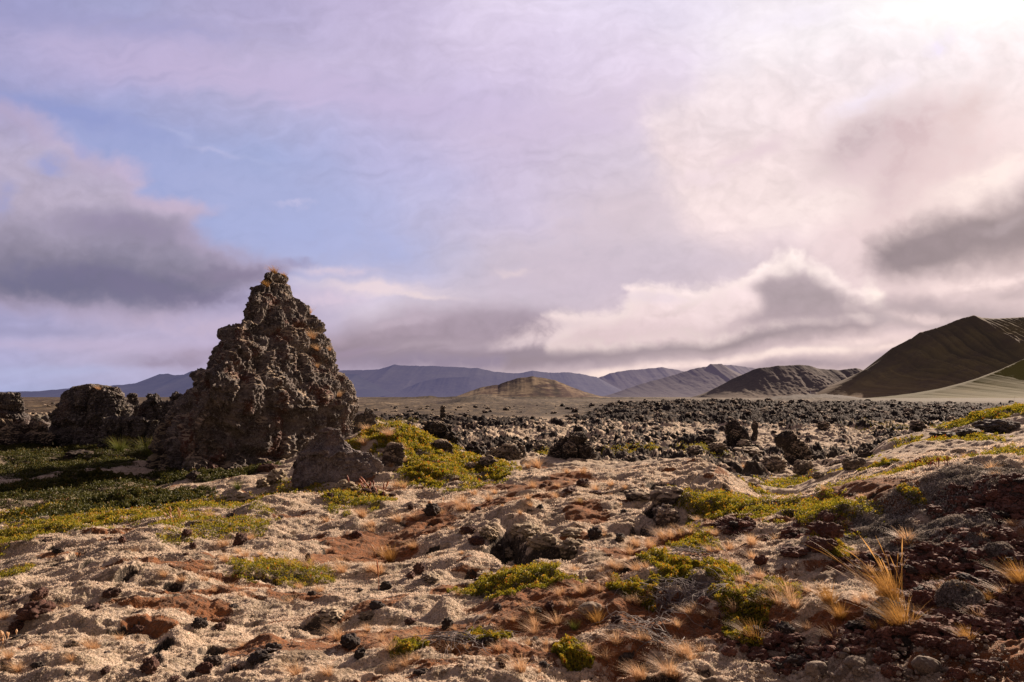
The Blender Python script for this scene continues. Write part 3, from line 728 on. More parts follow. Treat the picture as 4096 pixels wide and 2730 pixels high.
# the crags of the lava field that show their own outline
CRAGS = [
 (2, [(1490, 478), (1445, 490), (1400, 512), (1345, 560), (1295, 610), (1272, 650), (1265, 730)], [(1515, 480), (1558, 508), (1562, 560), (1580, 610), (1590, 650), (1600, 730)], (1410, 650), M_lava, .16, 'widest dark boulder in the lava field, in the middle above the green strip'),
 (2, [(1030, 560), (965, 580), (930, 620), (905, 660), (900, 740)], [(1080, 548), (1130, 556), (1165, 590), (1175, 640), (1180, 740)], (1040, 650), M_mossy, .13, 'rounded half mossy rock behind the green mat left of the widest lava boulder'),
 (2, [(660, 520), (610, 540), (625, 600), (670, 650), (690, 740)], [(700, 522), (755, 556), (770, 600), (778, 640), (790, 740)], (700, 640), M_mossy, .08, 'pale lichened rock on the right side of the green knoll'),
 (2, [(620, 416), (575, 440), (556, 500), (550, 600)], [(700, 414), (732, 430), (770, 480), (795, 540), (800, 600)], (650, 520), M_lava, .14, 'rugged dark rock under the balanced lava stack'),
 (3, [(515, 748), (498, 762), (474, 778), (468, 830), (482, 880), (466, 930), (460, 1010)], [(545, 762), (570, 788), (600, 812), (622, 850), (640, 900), (650, 950), (652, 1010)], (545, 915), M_lava, .12, 'tall black crag standing in pale moss, largest of the right hand lava field'),
 (3, [(648, 752), (632, 790), (642, 830), (628, 880), (636, 990)], [(664, 752), (682, 790), (678, 850), (670, 890), (682, 990)], (655, 905), M_lava, .07, 'thin upright black fin at the right side of the tall crag'),
 (3, [(850, 812), (800, 830), (765, 852), (790, 890), (840, 950), (850, 1000), (862, 1060), (860, 1160)], [(885, 812), (920, 850), (962, 890), (1000, 940), (1035, 980), (1052, 1030), (1088, 1060), (1100, 1160)], (930, 1030), M_lava, .15, 'broad brown black outcrop on the right lava field, with a mossy cap'),
]
for n_, (k, l_, r_, ft, mt, am, lab) in enumerate(CRAGS):
    X, Y, z = gp(k, *ft)
    link('lava_boulder', sil_rock([C(k, *p) for p in l_], [C(k, *p) for p in r_], Y + .6, dr=.7, nr=150, nc=240, amp=am, seed=50 + n_, blockf=1.7), mt, label=lab, cat='lava rock')

# the balanced stack
X, Y, z = gp(2, 690, 420)
st = bpy.data.objects.new('lava_stack', None); COL.objects.link(st); st.location = (X, Y, z)
st['label'] = 'narrow black lava stack like a cairn left of the distant cone'; st['category'] = 'rock stack'
w = 19 / (4 * 1.4656) / F * Y
for nm, zz, sx, sz, xx in (('base_block', .3, 2.2, 1.2, -.3), ('middle_block', 2.0, 1.15, 1.1, .1), ('neck_block', 3.3, .95, .9, -.05), ('cap_block', 4.35, 1.0, .6, .1)):
    link(nm, rproto('M', random.randrange(6), M_lava), None, parent=st, loc=(xx * w, 0, zz * w), rot=(0, 0, random.uniform(0, 6)), scale=(sx * w, sx * w, sz * w))

# repeated lava rocks: the largest as individuals, the rest of the field as one mass
cand = []
r2 = np.random.default_rng(21)
for _ in range(26000):
    Y = math.exp(r2.uniform(math.log(22), math.log(235))); a = r2.uniform(-.8, .8); X = a * Y
    cand.append((X, Y))
cand = np.array(cand)
ii = np.clip(np.searchsorted(L, np.log(cand[:, 1])), 0, len(L) - 1); jj = np.clip(np.searchsorted(A, cand[:, 0] / cand[:, 1]), 0, len(A) - 1)
lm = lavaM[ii, jj]; dn = dens[ii, jj]
clus = fbm2(cand[:, 0] * .12 + 5, cand[:, 1] * .06, 4, .6)
farf = sm(70, 130, cand[:, 1]); lm = np.maximum(lm, .13 * sm(90, 120, cand[:, 1])); dn = np.maximum(dn, .6)
keep = (r2.uniform(0, 1, len(cand)) < lm * (.25 + .75 * sm(38, 75, cand[:, 1])) * np.clip(.01 + .28 * sm(.05, .35, clus) + .5 * farf * dn, 0, 1)) & ~((cand[:, 0] / cand[:, 1] < -.19) & (cand[:, 1] < 34)) & (cand[:, 1] > 27)
cand = cand[keep]
size = (.12 + .42 * r2.uniform(0, 1, len(cand)) ** 2.2) * (1 + .9 * sm(50, 160, cand[:, 1]))
order = np.argsort(-size / cand[:, 1])
gz = ground_h(cand[:, 0], cand[:, 1])
pts = []
for n, q in enumerate(order):
    X, Y = cand[q]; s = float(size[q]); z = float(gz[q]); sz = s * random.uniform(.38, .85)
    if n < 260:
        link('lava_rock', rproto('M', random.randrange(6), M_lava if random.random() < .75 else M_mossy), None, label='rough dark lava rock sticking out of the pale moss of the lava field', cat='lava rock',
             group='lava rocks scattered over the lava field', loc=(X, Y, z + sz * .25), rot=(0, 0, random.uniform(0, 6.28)), scale=(s, s, sz))
    elif n < 9000:
        pts.append((random.randrange(10), X, Y, z + sz * .3, s, s, sz, random.uniform(0, 6.28)))
link('lava_rubble', merge(PL, pts, 'lava_rubble'), M_lava, label='dense black rubble of distant lava blocks covering the lava field', cat='lava rubble', kind='stuff')
print('lava rubble', len(pts))

# loose stones of the foreground
ST = [
 (4, 755, 580, 34, 42, 'dark brown stone alone on pale moss, upper left of the field', M_stone), (4, 1163, 545, 34, 44, 'dark red stone touching the left end of a green mat', M_stone),
 (4, 1203, 620, 26, 36, 'small round dark stone between two larger brown stones', M_stone), (4, 1500, 598, 48, 76, 'upright wedge shaped brown stone among dry tufts', M_stone),
 (4, 350, 650, 36, 30, 'small dark stone on the shadowed left slope', M_black), (4, 220, 950, 58, 66, 'reddish grey stone half sunk in moss near the left edge', M_stone),
 (4, 80, 968, 26, 20, 'tiny rusty stone left of the reddish grey one', M_stone), (4, 165, 1085, 105, 105, 'largest brown pitted rock at the left edge of the field', M_stone),
 (4, 90, 1150, 55, 60, 'brown rock under the largest pitted rock', M_stone), (4, 680, 935, 55, 60, 'brown stone at the lip of the dark moss hole', M_stone),
 (4, 555, 1010, 65, 55, 'rusty crusted stone lower left of the dark moss hole', M_stone), (4, 850, 1150, 36, 40, 'dark stone near a lone dry tuft, lower left field', M_stone),
 (4, 1240, 1120, 50, 60, 'dark grey lump in moss, left of two rusty stones', M_black), (4, 1370, 1135, 45, 40, 'rusty orange stone, lower of two', M_stone), (4, 1410, 1085, 40, 30, 'rusty orange stone, upper of two', M_stone),
 (4, 650, 1405, 40, 38, 'round brown stone near the bottom left', M_stone), (4, 920, 1400, 62, 80, 'brown stone on the left side of the bottom hole', M_stone), (4, 980, 1340, 36, 56, 'dark stone behind the bottom hole', M_black),
 (4, 1265, 1405, 54, 60, 'squarish reddish stone by a mossy cave near the bottom', M_stone), (4, 1325, 1350, 55, 44, 'black stone roofing the small mossy cave', M_black), (4, 1930, 700, 26, 56, 'narrow brown stone beside the small green mat', M_stone),
 (4, 2230, 552, 40, 40, 'dark round stone on brown earth, left of the centre', M_stone), (4, 1950, 915, 28, 28, 'black pebble right of a small burrow', M_black), (4, 2345, 990, 34, 40, 'black block stone at the lower centre left', M_black),
 (4, 1620, 1340, 90, 70, 'dark sharp outcrop poking from bottom moss', M_black), (4, 1700, 1270, 55, 48, 'small peaked black rock above the sharp outcrop', M_black), (4, 2060, 1080, 90, 70, 'pointed grey rock with mossy skirt', M_mossy),
 (4, 2180, 1250, 75, 70, 'black peaked rock beside brown earth', M_black), (4, 1090, 1455, 40, 26, 'pink brown stone cut by the bottom edge', M_stone), (4, 215, 1380, 50, 36, 'low grey stone near the bottom left corner', M_black), (4, 1160, 665, 18, 16, 'pebble below the small round dark stone', M_stone),
 (4, 2060, 300, 38, 30, 'brown stone near the foot of the purple grey boulder', M_stone), (4, 1400, 640, 22, 18, 'flat pebble at the foot of the wedge stone', M_stone),
 (5, 548, 272, 58, 76, 'black boulder sized stone on brown earth, left of centre', M_black), (5, 405, 232, 25, 40, 'brown stone just left of the black one on earth', M_stone), (5, 35, 425, 45, 40, 'brown clod on dark earth at centre left', M_stone),
 (5, 455, 672, 48, 76, 'rounded brown stone leaning over a smaller one', M_stone), (5, 405, 695, 42, 40, 'smaller brown stone in front of the rounded one', M_stone), (5, 235, 775, 42, 60, 'pyramid shaped dark stone next to the thin red stalk', M_black),
 (5, 180, 900, 58, 48, 'flat topped black stone on bright moss', M_black), (5, 110, 990, 60, 60, 'grey peaked stone with moss skirt, lower centre left', M_mossy), (5, 400, 1008, 44, 40, 'brown stone lying on pale moss at lower centre', M_stone),
 (5, 1278, 225, 32, 40, 'round dark stone behind the central hollow', M_black), (5, 1845, 255, 28, 34, 'black stone on bright moss right of centre', M_black), (5, 860, 238, 28, 24, 'small black stone behind the dry tufts', M_black),
 (5, 1650, 440, 58, 84, 'black cracked block on the right rim of the central hollow', M_black), (5, 1820, 450, 48, 52, 'dark stone right of the cracked block', M_black), (5, 1570, 80, 55, 50, 'rusty brown rock on the far rim of the field', M_stone),
 (5, 1660, 138, 55, 34, 'low brown mound stone on the far rim', M_stone), (5, 1480, 118, 62, 34, 'flat brown stone, centre of the far rim', M_stone), (5, 1295, 85, 28, 28, 'small dark stone on the far earth strip', M_stone),
 (5, 215, 150, 30, 34, 'dark round stone below the lichened boulder foot', M_stone), (5, 150, 135, 48, 56, 'dark red stone under red stalks by the boulder foot', M_stone), (5, 280, 145, 34, 22, 'brown stone right of the round one by the boulder foot', M_stone),
 (5, 790, 395, 60, 46, 'brown stone heap at the left rim of the hollow', M_stone), (5, 850, 470, 60, 50, 'reddish stone in the left wall of the hollow', M_stone), (5, 930, 440, 70, 90, 'mossed block forming the left jaw of the hollow', M_moss),
 (5, 980, 520, 60, 40, 'dark stone at the floor of the hollow', M_black), (5, 1180, 420, 110, 70, 'long mossed ledge along the back of the hollow', M_moss), (5, 1300, 520, 120, 110, 'large moss cushion inside the hollow', M_moss),
 (5, 1500, 560, 110, 120, 'steep mossed wall at the right of the hollow', M_moss), (5, 1050, 560, 70, 60, 'mossy lump at the front left of the hollow', M_moss), (5, 1500, 430, 90, 60, 'mossy knob with a dark notch right behind the hollow', M_moss),
 (5, 650, 1030, 46, 76, 'upright dark rock at the edge of the moss and earth', M_black), (5, 920, 1150, 52, 50, 'dark grey stone lying on open brown earth', M_black), (5, 1085, 1095, 28, 34, 'pinkish stone on open brown earth', M_cobble),
 (5, 1345, 908, 44, 54, 'brown stone on the lower right of the large green mat', M_stone), (5, 1230, 935, 60, 34, 'grey stone under the large green mat', M_black), (5, 990, 905, 40, 34, 'small grey stone at the mat front', M_black),
 (5, 1800, 1000, 48, 56, 'dark red stone beside the golden tuft', M_stone), (5, 1915, 880, 30, 40, 'red stone among dry twigs', M_stone), (5, 740, 795, 50, 38, 'grey crest stone at the moss edge', M_mossy), (5, 1080, 685, 40, 34, 'small dark stone in front of the hollow', M_black),
 (5, 60, 1240, 50, 60, 'dark stone at the bottom, left of the crowberry twigs', M_black), (5, 1020, 1295, 34, 46, 'brown stone under the buff cobble at the bottom', M_stone), (5, 480, 1350, 60, 30, 'dark stone flat on the bottom earth', M_black),
 (5, 1200, 660, 60, 30, 'low mossy curb in front of the hollow', M_moss), (5, 900, 700, 70, 34, 'low mossy curb left in front of the hollow', M_moss), (5, 530, 720, 90, 50, 'mossed flat rock right of the rounded brown stone', M_mossy),
 (4, 1470, 345, 85, 84, 'pale moss topped rock at the shadow line near a green mat', M_moss), (4, 1720, 215, 62, 90, 'round moss covered stone left of the purple grey boulder', M_moss), (4, 1640, 235, 60, 60, 'mossy mound in shade left of the round mossed stone', M_moss), (4, 1660, 140, 60, 44, 'dark red stones in the shade of the pinnacle', M_stone),
 (4, 450, 60, 90, 56, 'dark brown rock among shaded heath', M_black), (4, 1200, 190, 50, 50, 'dark rock in the shaded grass', M_black), (4, 2300, 300, 60, 60, 'dark stone with red stalks at the boulder foot, right', M_stone), (4, 2160, 260, 80, 70, 'mossy low stone right below the purple grey boulder', M_moss),
]
for k, x, y, w, h, lab, mt in ST:
    place_rock('stone' if mt not in (M_moss, M_mossy) else 'mossy_stone', k, x, y, w, h, mt, lab, 'stone', kind='R' if w > 50 else 'M', sink=.35, dy=random.uniform(.7, 1))

# buff cobbles and marked stones of the bottom right corner
CB = [
 (6, 1150, 1340, 88, 90, 'C', M_cobble, 'largest smooth buff cobble at the bottom, rounded like an egg'), (6, 1810, 1315, 98, 105, 'C', M_cobble, 'smooth domed buff cobble, right one of the two large'),
 (6, 900, 1255, 80, 66, 'C', M_cobble, 'angular buff stone left of the egg shaped cobble'), (6, 1025, 1285, 30, 46, 'C', M_cobble, 'small round cobble between the angular and the egg shaped stone'),
 (6, 1380, 1295, 85, 70, 'C', M_cobble, 'brown cobble with a flat top in the bottom row'), (6, 1385, 1335, 45, 60, 'C', M_cobble, 'rounded brown cobble in front of the flat topped one'), (6, 1300, 1235, 44, 34, 'C', M_cobble, 'flat pale stone behind the bottom row'),
 (6, 1685, 1340, 36, 50, 'C', M_cobble, 'pale pebble left of the domed cobble'), (6, 1915, 1325, 42, 44, 'C', M_cobble, 'buff cobble touching the right side of the domed one'),
 (6, 1590, 1370, 64, 90, 'R', M_scoria, 'squarish red brown scoria block at the bottom edge'), (6, 1770, 940, 62, 100, 'R', M_scoria, 'deep red scoria lump right of the golden grass clump'),
 (6, 810, 690, 44, 60, 'R', M_scoria, 'shiny red brown stone below the red outcrop'), (6, 470, 915, 34, 50, 'M', M_scoria, 'dark red stone in the crowberry patch'), (6, 2020, 1240, 90, 110, 'R', M_scoria, 'large rough brown scoria lump over the domed cobble'),
 (6, 1820, 1170, 80, 56, 'R', M_scoria, 'wide red scoria stone above the domed cobble'), (6, 1835, 1115, 60, 66, 'R', M_scoria, 'rough scoria stone, upper of the two above the domed cobble'), (6, 1545, 1270, 62, 66, 'R', M_scoria, 'purple red scoria stone left of the domed cobble'),
 (6, 1390, 1220, 60, 46, 'R', M_scoria, 'flat dark scoria stone behind the cobbles'), (6, 2170, 1330, 90, 70, 'R', M_scoria, 'broad purple scoria block near the corner'), (6, 2240, 1000, 80, 70, 'R', M_scoria, 'dark scoria lump right of the grey moss dome'),
 (6, 2200, 300, 50, 60, 'R', M_scoria, 'rounded reddish stone high on the scoria bank'), (6, 1200, 530, 105, 110, 'R', M_scoria, 'long ridged red outcrop stone below the green mat of the bank'), (6, 1180, 620, 100, 90, 'R', M_scoria, 'lower part block of the red outcrop on the bank'),
 (6, 1010, 640, 90, 60, 'R', M_scoria, 'flat red grey slab left of the red outcrop'), (6, 1230, 440, 60, 60, 'R', M_scoria, 'dark wet looking stone on top of the red outcrop'), (6, 620, 1220, 50, 60, 'R', M_scoria, 'brown stone left of the angular buff stone'), (6, 1980, 1365, 60, 70, 'R', M_scoria, 'dark grey purple stone at the bottom edge'),
 (5, 1620, 945, 95, 90, 'C', M_cobble, 'long pitted buff stone lying behind a golden tuft'), (5, 1030, 1262, 52, 56, 'C', M_cobble, 'pale grey cobble beside a big dry tuft at the bottom'), (6, 2320, 390, 70, 60, 'R', M_scoria, 'large rusty stone high at the right edge of the bank'),
 (6, 1640, 700, 40, 30, 'R', M_scoria, 'small scoria stone right behind the golden seed heads'), (6, 1860, 370, 60, 40, 'R', M_scoria, 'purple stone under the moss brow of the bank'), (6, 2100, 400, 70, 50, 'R', M_scoria, 'reddish stone in the middle of the upper scoria bank'),
]
for k, x, y, w, h, kd, mt, lab in CB:
    place_rock('cobble' if kd == 'C' else 'scoria_stone', k, x, y, w * (.88 if kd == 'C' else 1), h * (.85 if kd == 'C' else 1), mt, lab, 'stone', kind=kd, sink=.4 if kd == 'C' else .25, dy=.75, rz=random.uniform(-.4, .4))

# scoria rubble on the bank
pts = []; n_ind = 0
r3 = np.random.default_rng(33)
areas = np.array([P[2] * P[3] for P in SCORIA]); areas /= areas.sum()
for n in range(7500):
    P = SCORIA[r3.choice(len(SCORIA), p=areas)]
    th = r3.uniform(0, 6.28); rr = math.sqrt(r3.uniform(0, 1.15))
    X = P[0] + P[2] * rr * math.cos(th); Y = P[1] + P[3] * rr * math.sin(th)
    if Y < 2.6 or abs(X / Y) > 1.1: continue
    s = .008 + .034 * r3.uniform(0, 1) ** 3
    z = float(ground_h(X, Y)); sz = s * r3.uniform(.6, 1)
    if s > .030 and n_ind < 170 and abs(X / Y) < .76:
        n_ind += 1; s *= 1.8
        link('scoria_stone', rproto('M', random.randrange(6), M_scoria if random.random() < .75 else M_black), None, label='fist sized rough red brown scoria stone on the loose bank', cat='stone', group='scoria stones on the right bank',
             loc=(X, Y, z + sz * .4), rot=(r3.uniform(-.4, .4), r3.uniform(-.4, .4), r3.uniform(0, 6.28)), scale=(s * 1.2, s, sz * 1.1))
    else:
        pts.append((r3.integers(0, 10), X, Y, z + sz * .4, s * 1.15, s, sz, r3.uniform(0, 6.28)))
link('scoria_gravel', merge(PL, pts, 'scoria_gravel'), M_scoria, label='loose dark red scoria gravel covering the right bank', cat='gravel', kind='stuff')
pts = []
for n in range(900):     # buff gravel by the bottom edge
    px, py = C(6, r3.uniform(700, 2300), r3.uniform(1120, 1420)); X, Y = ground_ray(px, py, ground_h)
    s = .005 + .016 * r3.uniform(0, 1) ** 3
    pts.append((r3.integers(0, 10), X + r3.normal() * .05, Y + r3.normal() * .08, float(ground_h(X, Y)) + s * .3, s, s, s * .7, r3.uniform(0, 6)))
link('pebble_gravel', merge(PL, pts, 'pebble_gravel'), M_cobble, label='small buff pebbles between the cobbles at the bottom right', cat='gravel', kind='stuff')
# dark crumbs and clods over the whole field
pts = []
for n in range(2600):
    Y = math.exp(r3.uniform(math.log(3.2), math.log(19))); a = r3.uniform(-.82, .82); X = a * Y
    if r3.uniform() > .10 + .9 * max(0, float(perlin2(np.float32(X * .9), np.float32(Y * .9)))): continue
    s = (.005 + .024 * r3.uniform(0, 1) ** 5) * (1 + Y * .05)
    pts.append((r3.integers(0, 10), X, Y, float(ground_h(X, Y)), s * r3.uniform(.9, 1.6), s, s * .6, r3.uniform(0, 6)))
link('stone_litter', merge(PL, pts, 'stone_litter'), M_black, label='dark crumbs of lava strewn over moss and earth', cat='gravel', kind='stuff')

# ---------------------------------------------------------------- plants
def leaf_mesh(P, n, leaf, h, seed, grain=2.2, rag=1.7):
    """low mat of leaves over the ground ellipse P"""
    r = np.random.default_rng(seed)
    th = r.uniform(0, 2 * np.pi, n * 2); rr = np.sqrt(r.uniform(0, 1.5, n * 2))
    X = P[0] + P[2] * rr * np.cos(th); Y = P[1] + P[3] * rr * np.sin(th)
    g = fbm2(X * grain, Y * grain, 4, .6)
    k = rr + rag * g < .88; X, Y, g, rr = X[k][:n], Y[k][:n], g[k][:n], rr[k][:n]
    g2 = fbm2(X * 14 / max(1, leaf * 60), Y * 14 / max(1, leaf * 60), 2)
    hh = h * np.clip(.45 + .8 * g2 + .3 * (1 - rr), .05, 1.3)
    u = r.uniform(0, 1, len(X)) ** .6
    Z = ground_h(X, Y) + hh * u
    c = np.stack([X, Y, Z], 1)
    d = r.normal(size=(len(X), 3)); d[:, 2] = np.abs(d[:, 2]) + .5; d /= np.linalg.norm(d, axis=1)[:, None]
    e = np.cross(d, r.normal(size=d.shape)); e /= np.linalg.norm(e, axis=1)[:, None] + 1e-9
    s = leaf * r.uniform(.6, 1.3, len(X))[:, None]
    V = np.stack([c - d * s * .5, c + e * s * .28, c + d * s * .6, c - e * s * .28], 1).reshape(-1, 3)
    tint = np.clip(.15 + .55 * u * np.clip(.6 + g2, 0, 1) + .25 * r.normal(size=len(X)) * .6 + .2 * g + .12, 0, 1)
    return mesh_np('leaves', V, np.arange(len(V)).reshape(-1, 4), 4, False, {'tint': np.repeat(tint, 4)})

MATS = [
 (5, 1130, 840, 330, 95, 7000, 'large red flecked crowberry mat at the bottom centre'), (5, 900, 1230, 150, 55, 2600, 'crowberry mat left of the pale cobble at the bottom'), (5, 400, 1370, 90, 40, 1500, 'green cushion cut by the bottom edge, left of centre'),
 (5, 1450, 1340, 130, 50, 1800, 'sparse reddish mat at the bottom near the cobbles'), (5, 2080, 740, 110, 80, 2400, 'upright bushy mat left of the grey twigs'), (5, 2300, 560, 100, 80, 2000, 'mat at the top of the right twiggy slope'),
 (5, 1900, 980, 170, 60, 2800, 'long green mat right of the pitted buff stone'), (5, 2200, 860, 150, 60, 2600, 'mat lying under the grey twigs of the right slope'), (6, 420, 600, 110, 55, 2200, 'crowberry mat right above the grey twigs'),
 (6, 560, 870, 110, 90, 2600, 'bushy mat around the dark red stone'), (6, 330, 880, 90, 50, 1600, 'small mat left of the dark red stone'), (6, 720, 1050, 150, 70, 2600, 'mat with a dry tuft in it above the angular buff stone'), (6, 720, 1180, 90, 60, 1600, 'reddening mat right behind the angular buff stone'),
 (6, 910, 970, 90, 60, 1500, 'thin mat above the bottom row of stones'), (6, 1260, 690, 100, 60, 2000, 'dark green mat in shade left of the golden seed heads'), (6, 1090, 370, 200, 100, 5000, 'brightest green mat draped over the brow of the right bank'),
 (6, 640, 370, 240, 50, 4200, 'long thin mat along the foot of the pale mossy outcrop'), (6, 850, 300, 110, 30, 1600, 'upper thin strip joined to the long mat on the bank'), (6, 1730, 150, 160, 55, 3600, 'red and green shrub mat on the crest of the right bank'),
 (6, 1440, 220, 190, 36, 2600, 'thin green strip left below the crest shrubs'), (6, 1080, 190, 190, 36, 2600, 'yellow green strip in the dip before the gully'), (6, 2230, 55, 170, 26, 2200, 'green fringe on the bank crest at the right edge'), (6, 1500, 130, 60, 40, 1000, 'small green bush standing left of the crest shrubs'),
 (6, 1690, 310, 50, 40, 500, 'tiny reddish sprig in the grey moss of the bank'), (5, 50, 210, 190, 50, 3400, 'bright green mound below the purple grey boulder'),
 (4, 1745, 290, 170, 55, 3000, 'green mat draped beside the pale moss topped rock'), (4, 1380, 525, 170, 55, 2600, 'green mat with dry tufts on the upper left moss'), (4, 1770, 755, 200, 42, 2800, 'flat green mat alone in the middle of the left moss'), (4, 1140, 490, 110, 22, 1000, 'small dark mat by the shadow line'),
 (4, 130, 600, 230, 70, 5000, 'sunlit yellow green mat at the left edge of the slope'), (4, 70, 460, 150, 80, 3600, 'orange tinted mat at the left edge above the sunlit one'), (4, 30, 810, 70, 50, 900, 'small mat cut by the left edge below the slope brow'),
 (4, 620, 480, 260, 36, 5000, 'long sunlit green strip along the shadow line'), (4, 1280, 370, 140, 36, 1800, 'sunlit green strip by the pale moss topped rock'), (4, 950, 450, 150, 30, 2000, 'green strip between two sunlit strips on the slope brow'),
 (2, 600, 580, 130, 90, 2800, 'green shrubs on the knoll right of the pinnacle'), (2, 740, 740, 130, 60, 2800, 'bright green bush at the foot of the grassy knoll'), (2, 240, 510, 60, 50, 1200, 'green shrub close to the right foot of the pinnacle'), (2, 620, 770, 50, 50, 1000, 'small shrub in the dip beside the lichened rocks'),
 (2, 780, 640, 60, 40, 900, 'green shrub beside pale lichened rock on the knoll'), (2, 980, 720, 120, 36, 2000, 'green strip rising to the crest of the field'), (2, 1330, 665, 130, 40, 2200, 'green strip in front of the widest lava boulder'), (2, 1600, 655, 130, 26, 1700, 'green strip right of the widest lava boulder'), (2, 1780, 640, 70, 26, 900, 'short green strip on the field crest'),
 (2, 1920, 645, 60, 16, 600, 'tiny green strip on the pale slope crest'), (2, 2170, 650, 70, 16, 600, 'small green strip right on the pale slope crest'), (3, 330, 1015, 130, 24, 900, 'thin green line across the pale slope'), (3, 1830, 900, 170, 40, 2600, 'dark green mat under the right ridge'),
 (3, 1700, 840, 260, 20, 2200, 'long green line climbing the right ridge'), (3, 2230, 720, 140, 50, 2600, 'green and orange patch on top of the right ridge'), (3, 2000, 780, 110, 24, 1200, 'green streak on the brow of the right ridge'), (2, 2290, 990, 130, 40, 2400, 'green mat right of the dark mouthed outcrop'),
 (2, 340, 450, 90, 30, 1500, 'low greenery at the upper edge of the knoll'), (2, 500, 560, 60, 60, 1300, 'green tuft clump in the middle of the knoll'),
]
for n, (k, x, y, rx, ry, cnt, lab) in enumerate(MATS):
    P = patch(k, x, y, rx, ry)
    if k == 4: P = (P[0], P[1], P[2] * 1.3, P[3] * 1.15)
    if 'knoll' in lab or 'pinnacle' in lab or 'dip beside' in lab: P = (P[0], P[1], P[2] * 1.9, P[3] * 1.4); cnt *= 2.2
    P = (P[0], P[1], P[2] * 1.2, P[3] * 1.2); lf = min(max(.0024 * P[1], .014), .06)
    red = any(w in lab for w in ('red', 'orange'))
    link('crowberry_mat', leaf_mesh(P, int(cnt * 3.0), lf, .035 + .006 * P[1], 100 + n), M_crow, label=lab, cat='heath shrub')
HEATH = [(4, 120, 60, 160, 60, 'shaded heath at the far left of the hollow'), (4, 160, 140, 200, 60, 'dark heath patch low on the left of the shaded hollow'), (4, 460, 110, 230, 50, 'heath carpet in the middle of the shaded hollow'), (4, 650, 40, 260, 60, 'heath and grass at the foot of the dark boulder'),
 (4, 880, 60, 180, 60, 'grassy heath right of the dark boulder foot'), (4, 420, 280, 260, 60, 'heath band above the brown hollow'), (4, 700, 380, 260, 60, 'heath band right of the brown hollow'), (4, 100, 290, 160, 60, 'heath clump left above the brown hollow'), (4, 700, 220, 70, 40, 'small heath clump amid grey moss'),
 (4, 1180, 180, 130, 50, 'grassy heath clump in front of the mossy apron'), (4, 1480, 170, 120, 26, 'heath strip near the boulder in shade'), (4, 950, 350, 180, 40, 'heath patch near the shadow line'), (1, 560, 1160, 300, 30, 'thin heath line right under the dark boulder'), (1, 150, 1180, 200, 40, 'heath slope under the left edge outcrop')]
for n, (k, x, y, rx, ry, lab) in enumerate(HEATH):
    P = patch(k, x, y, rx, ry); P = (P[0], P[1], P[2] * 1.9, P[3] * 1.25)
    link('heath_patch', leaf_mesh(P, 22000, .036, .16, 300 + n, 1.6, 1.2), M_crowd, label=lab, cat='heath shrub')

# brown heath ground, its colour darkened for shade in hollow and under mats
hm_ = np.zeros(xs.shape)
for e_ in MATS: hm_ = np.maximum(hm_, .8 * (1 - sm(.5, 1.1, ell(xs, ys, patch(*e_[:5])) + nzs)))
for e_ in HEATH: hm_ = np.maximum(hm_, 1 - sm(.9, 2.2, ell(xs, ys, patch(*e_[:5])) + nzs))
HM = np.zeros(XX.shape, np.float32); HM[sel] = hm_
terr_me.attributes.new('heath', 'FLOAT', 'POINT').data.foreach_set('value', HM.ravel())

def tuft_mesh(seed, n=70, h=1.0, spread=.9, lean=(0, 0), w=.012, curl=.5, heads=0):
    r = np.random.default_rng(seed); V = []; Fq = []; T = []; m = 0
    for b in range(n):
        th = r.uniform(0, 6.28); out = r.uniform(0, 1) ** .7 * spread; hh = h * r.uniform(.5, 1.0)
        d = np.array([math.cos(th) * out + lean[0], math.sin(th) * out + lean[1]])
        base = np.array([math.cos(th), math.sin(th)]) * r.uniform(0, .22)
        side = np.array([-math.sin(th + r.uniform(-1, 1)), math.cos(th), 0]) * w * r.uniform(.6, 1.4)
        t0 = r.uniform(0, 1); head = b < heads
        seg = 6 if head else 4
        for i in range(seg + 1):
            t = i / seg
            p = np.array([base[0] + d[0] * hh * (t * .6 + t * t * curl), base[1] + d[1] * hh * (t * .6 + t * t * curl), hh * (t - .28 * t * t * out)])
            if head: p *= 1.9; ww = side * (.5 if t < .8 else 2.2) * (1 if t < 1 else .2)
            else: ww = side * (1 - .85 * t)
            V += [p - ww, p + ww]; T += [np.clip(t0 * .5 + .5 * t, 0, 1)] * 2
        for i in range(seg): Fq.append([m + 2 * i, m + 2 * i + 1, m + 2 * i + 3, m + 2 * i + 2])
        m += 2 * (seg + 1)
    return mesh_np('tuft', np.array(V), np.array(Fq), 4, False, {'tint': np.array(T)})
TD = [tuft_mesh(s, 170, 1, 1.0, (-.25, -.1), .010, .8) for s in range(6)]
for m_ in TD: m_.materials.append(M_dry)
TG = [tuft_mesh(30 + s, 300, 1, .75, (-.3, 0), .006, .9) for s in range(3)]
for m_ in TG: m_.materials.append(M_gold)
TN = [tuft_mesh(40 + s, 220, 1, .7, (-.1, 0), .008, .9) for s in range(3)]
for m_ in TN: m_.materials.append(M_grn)

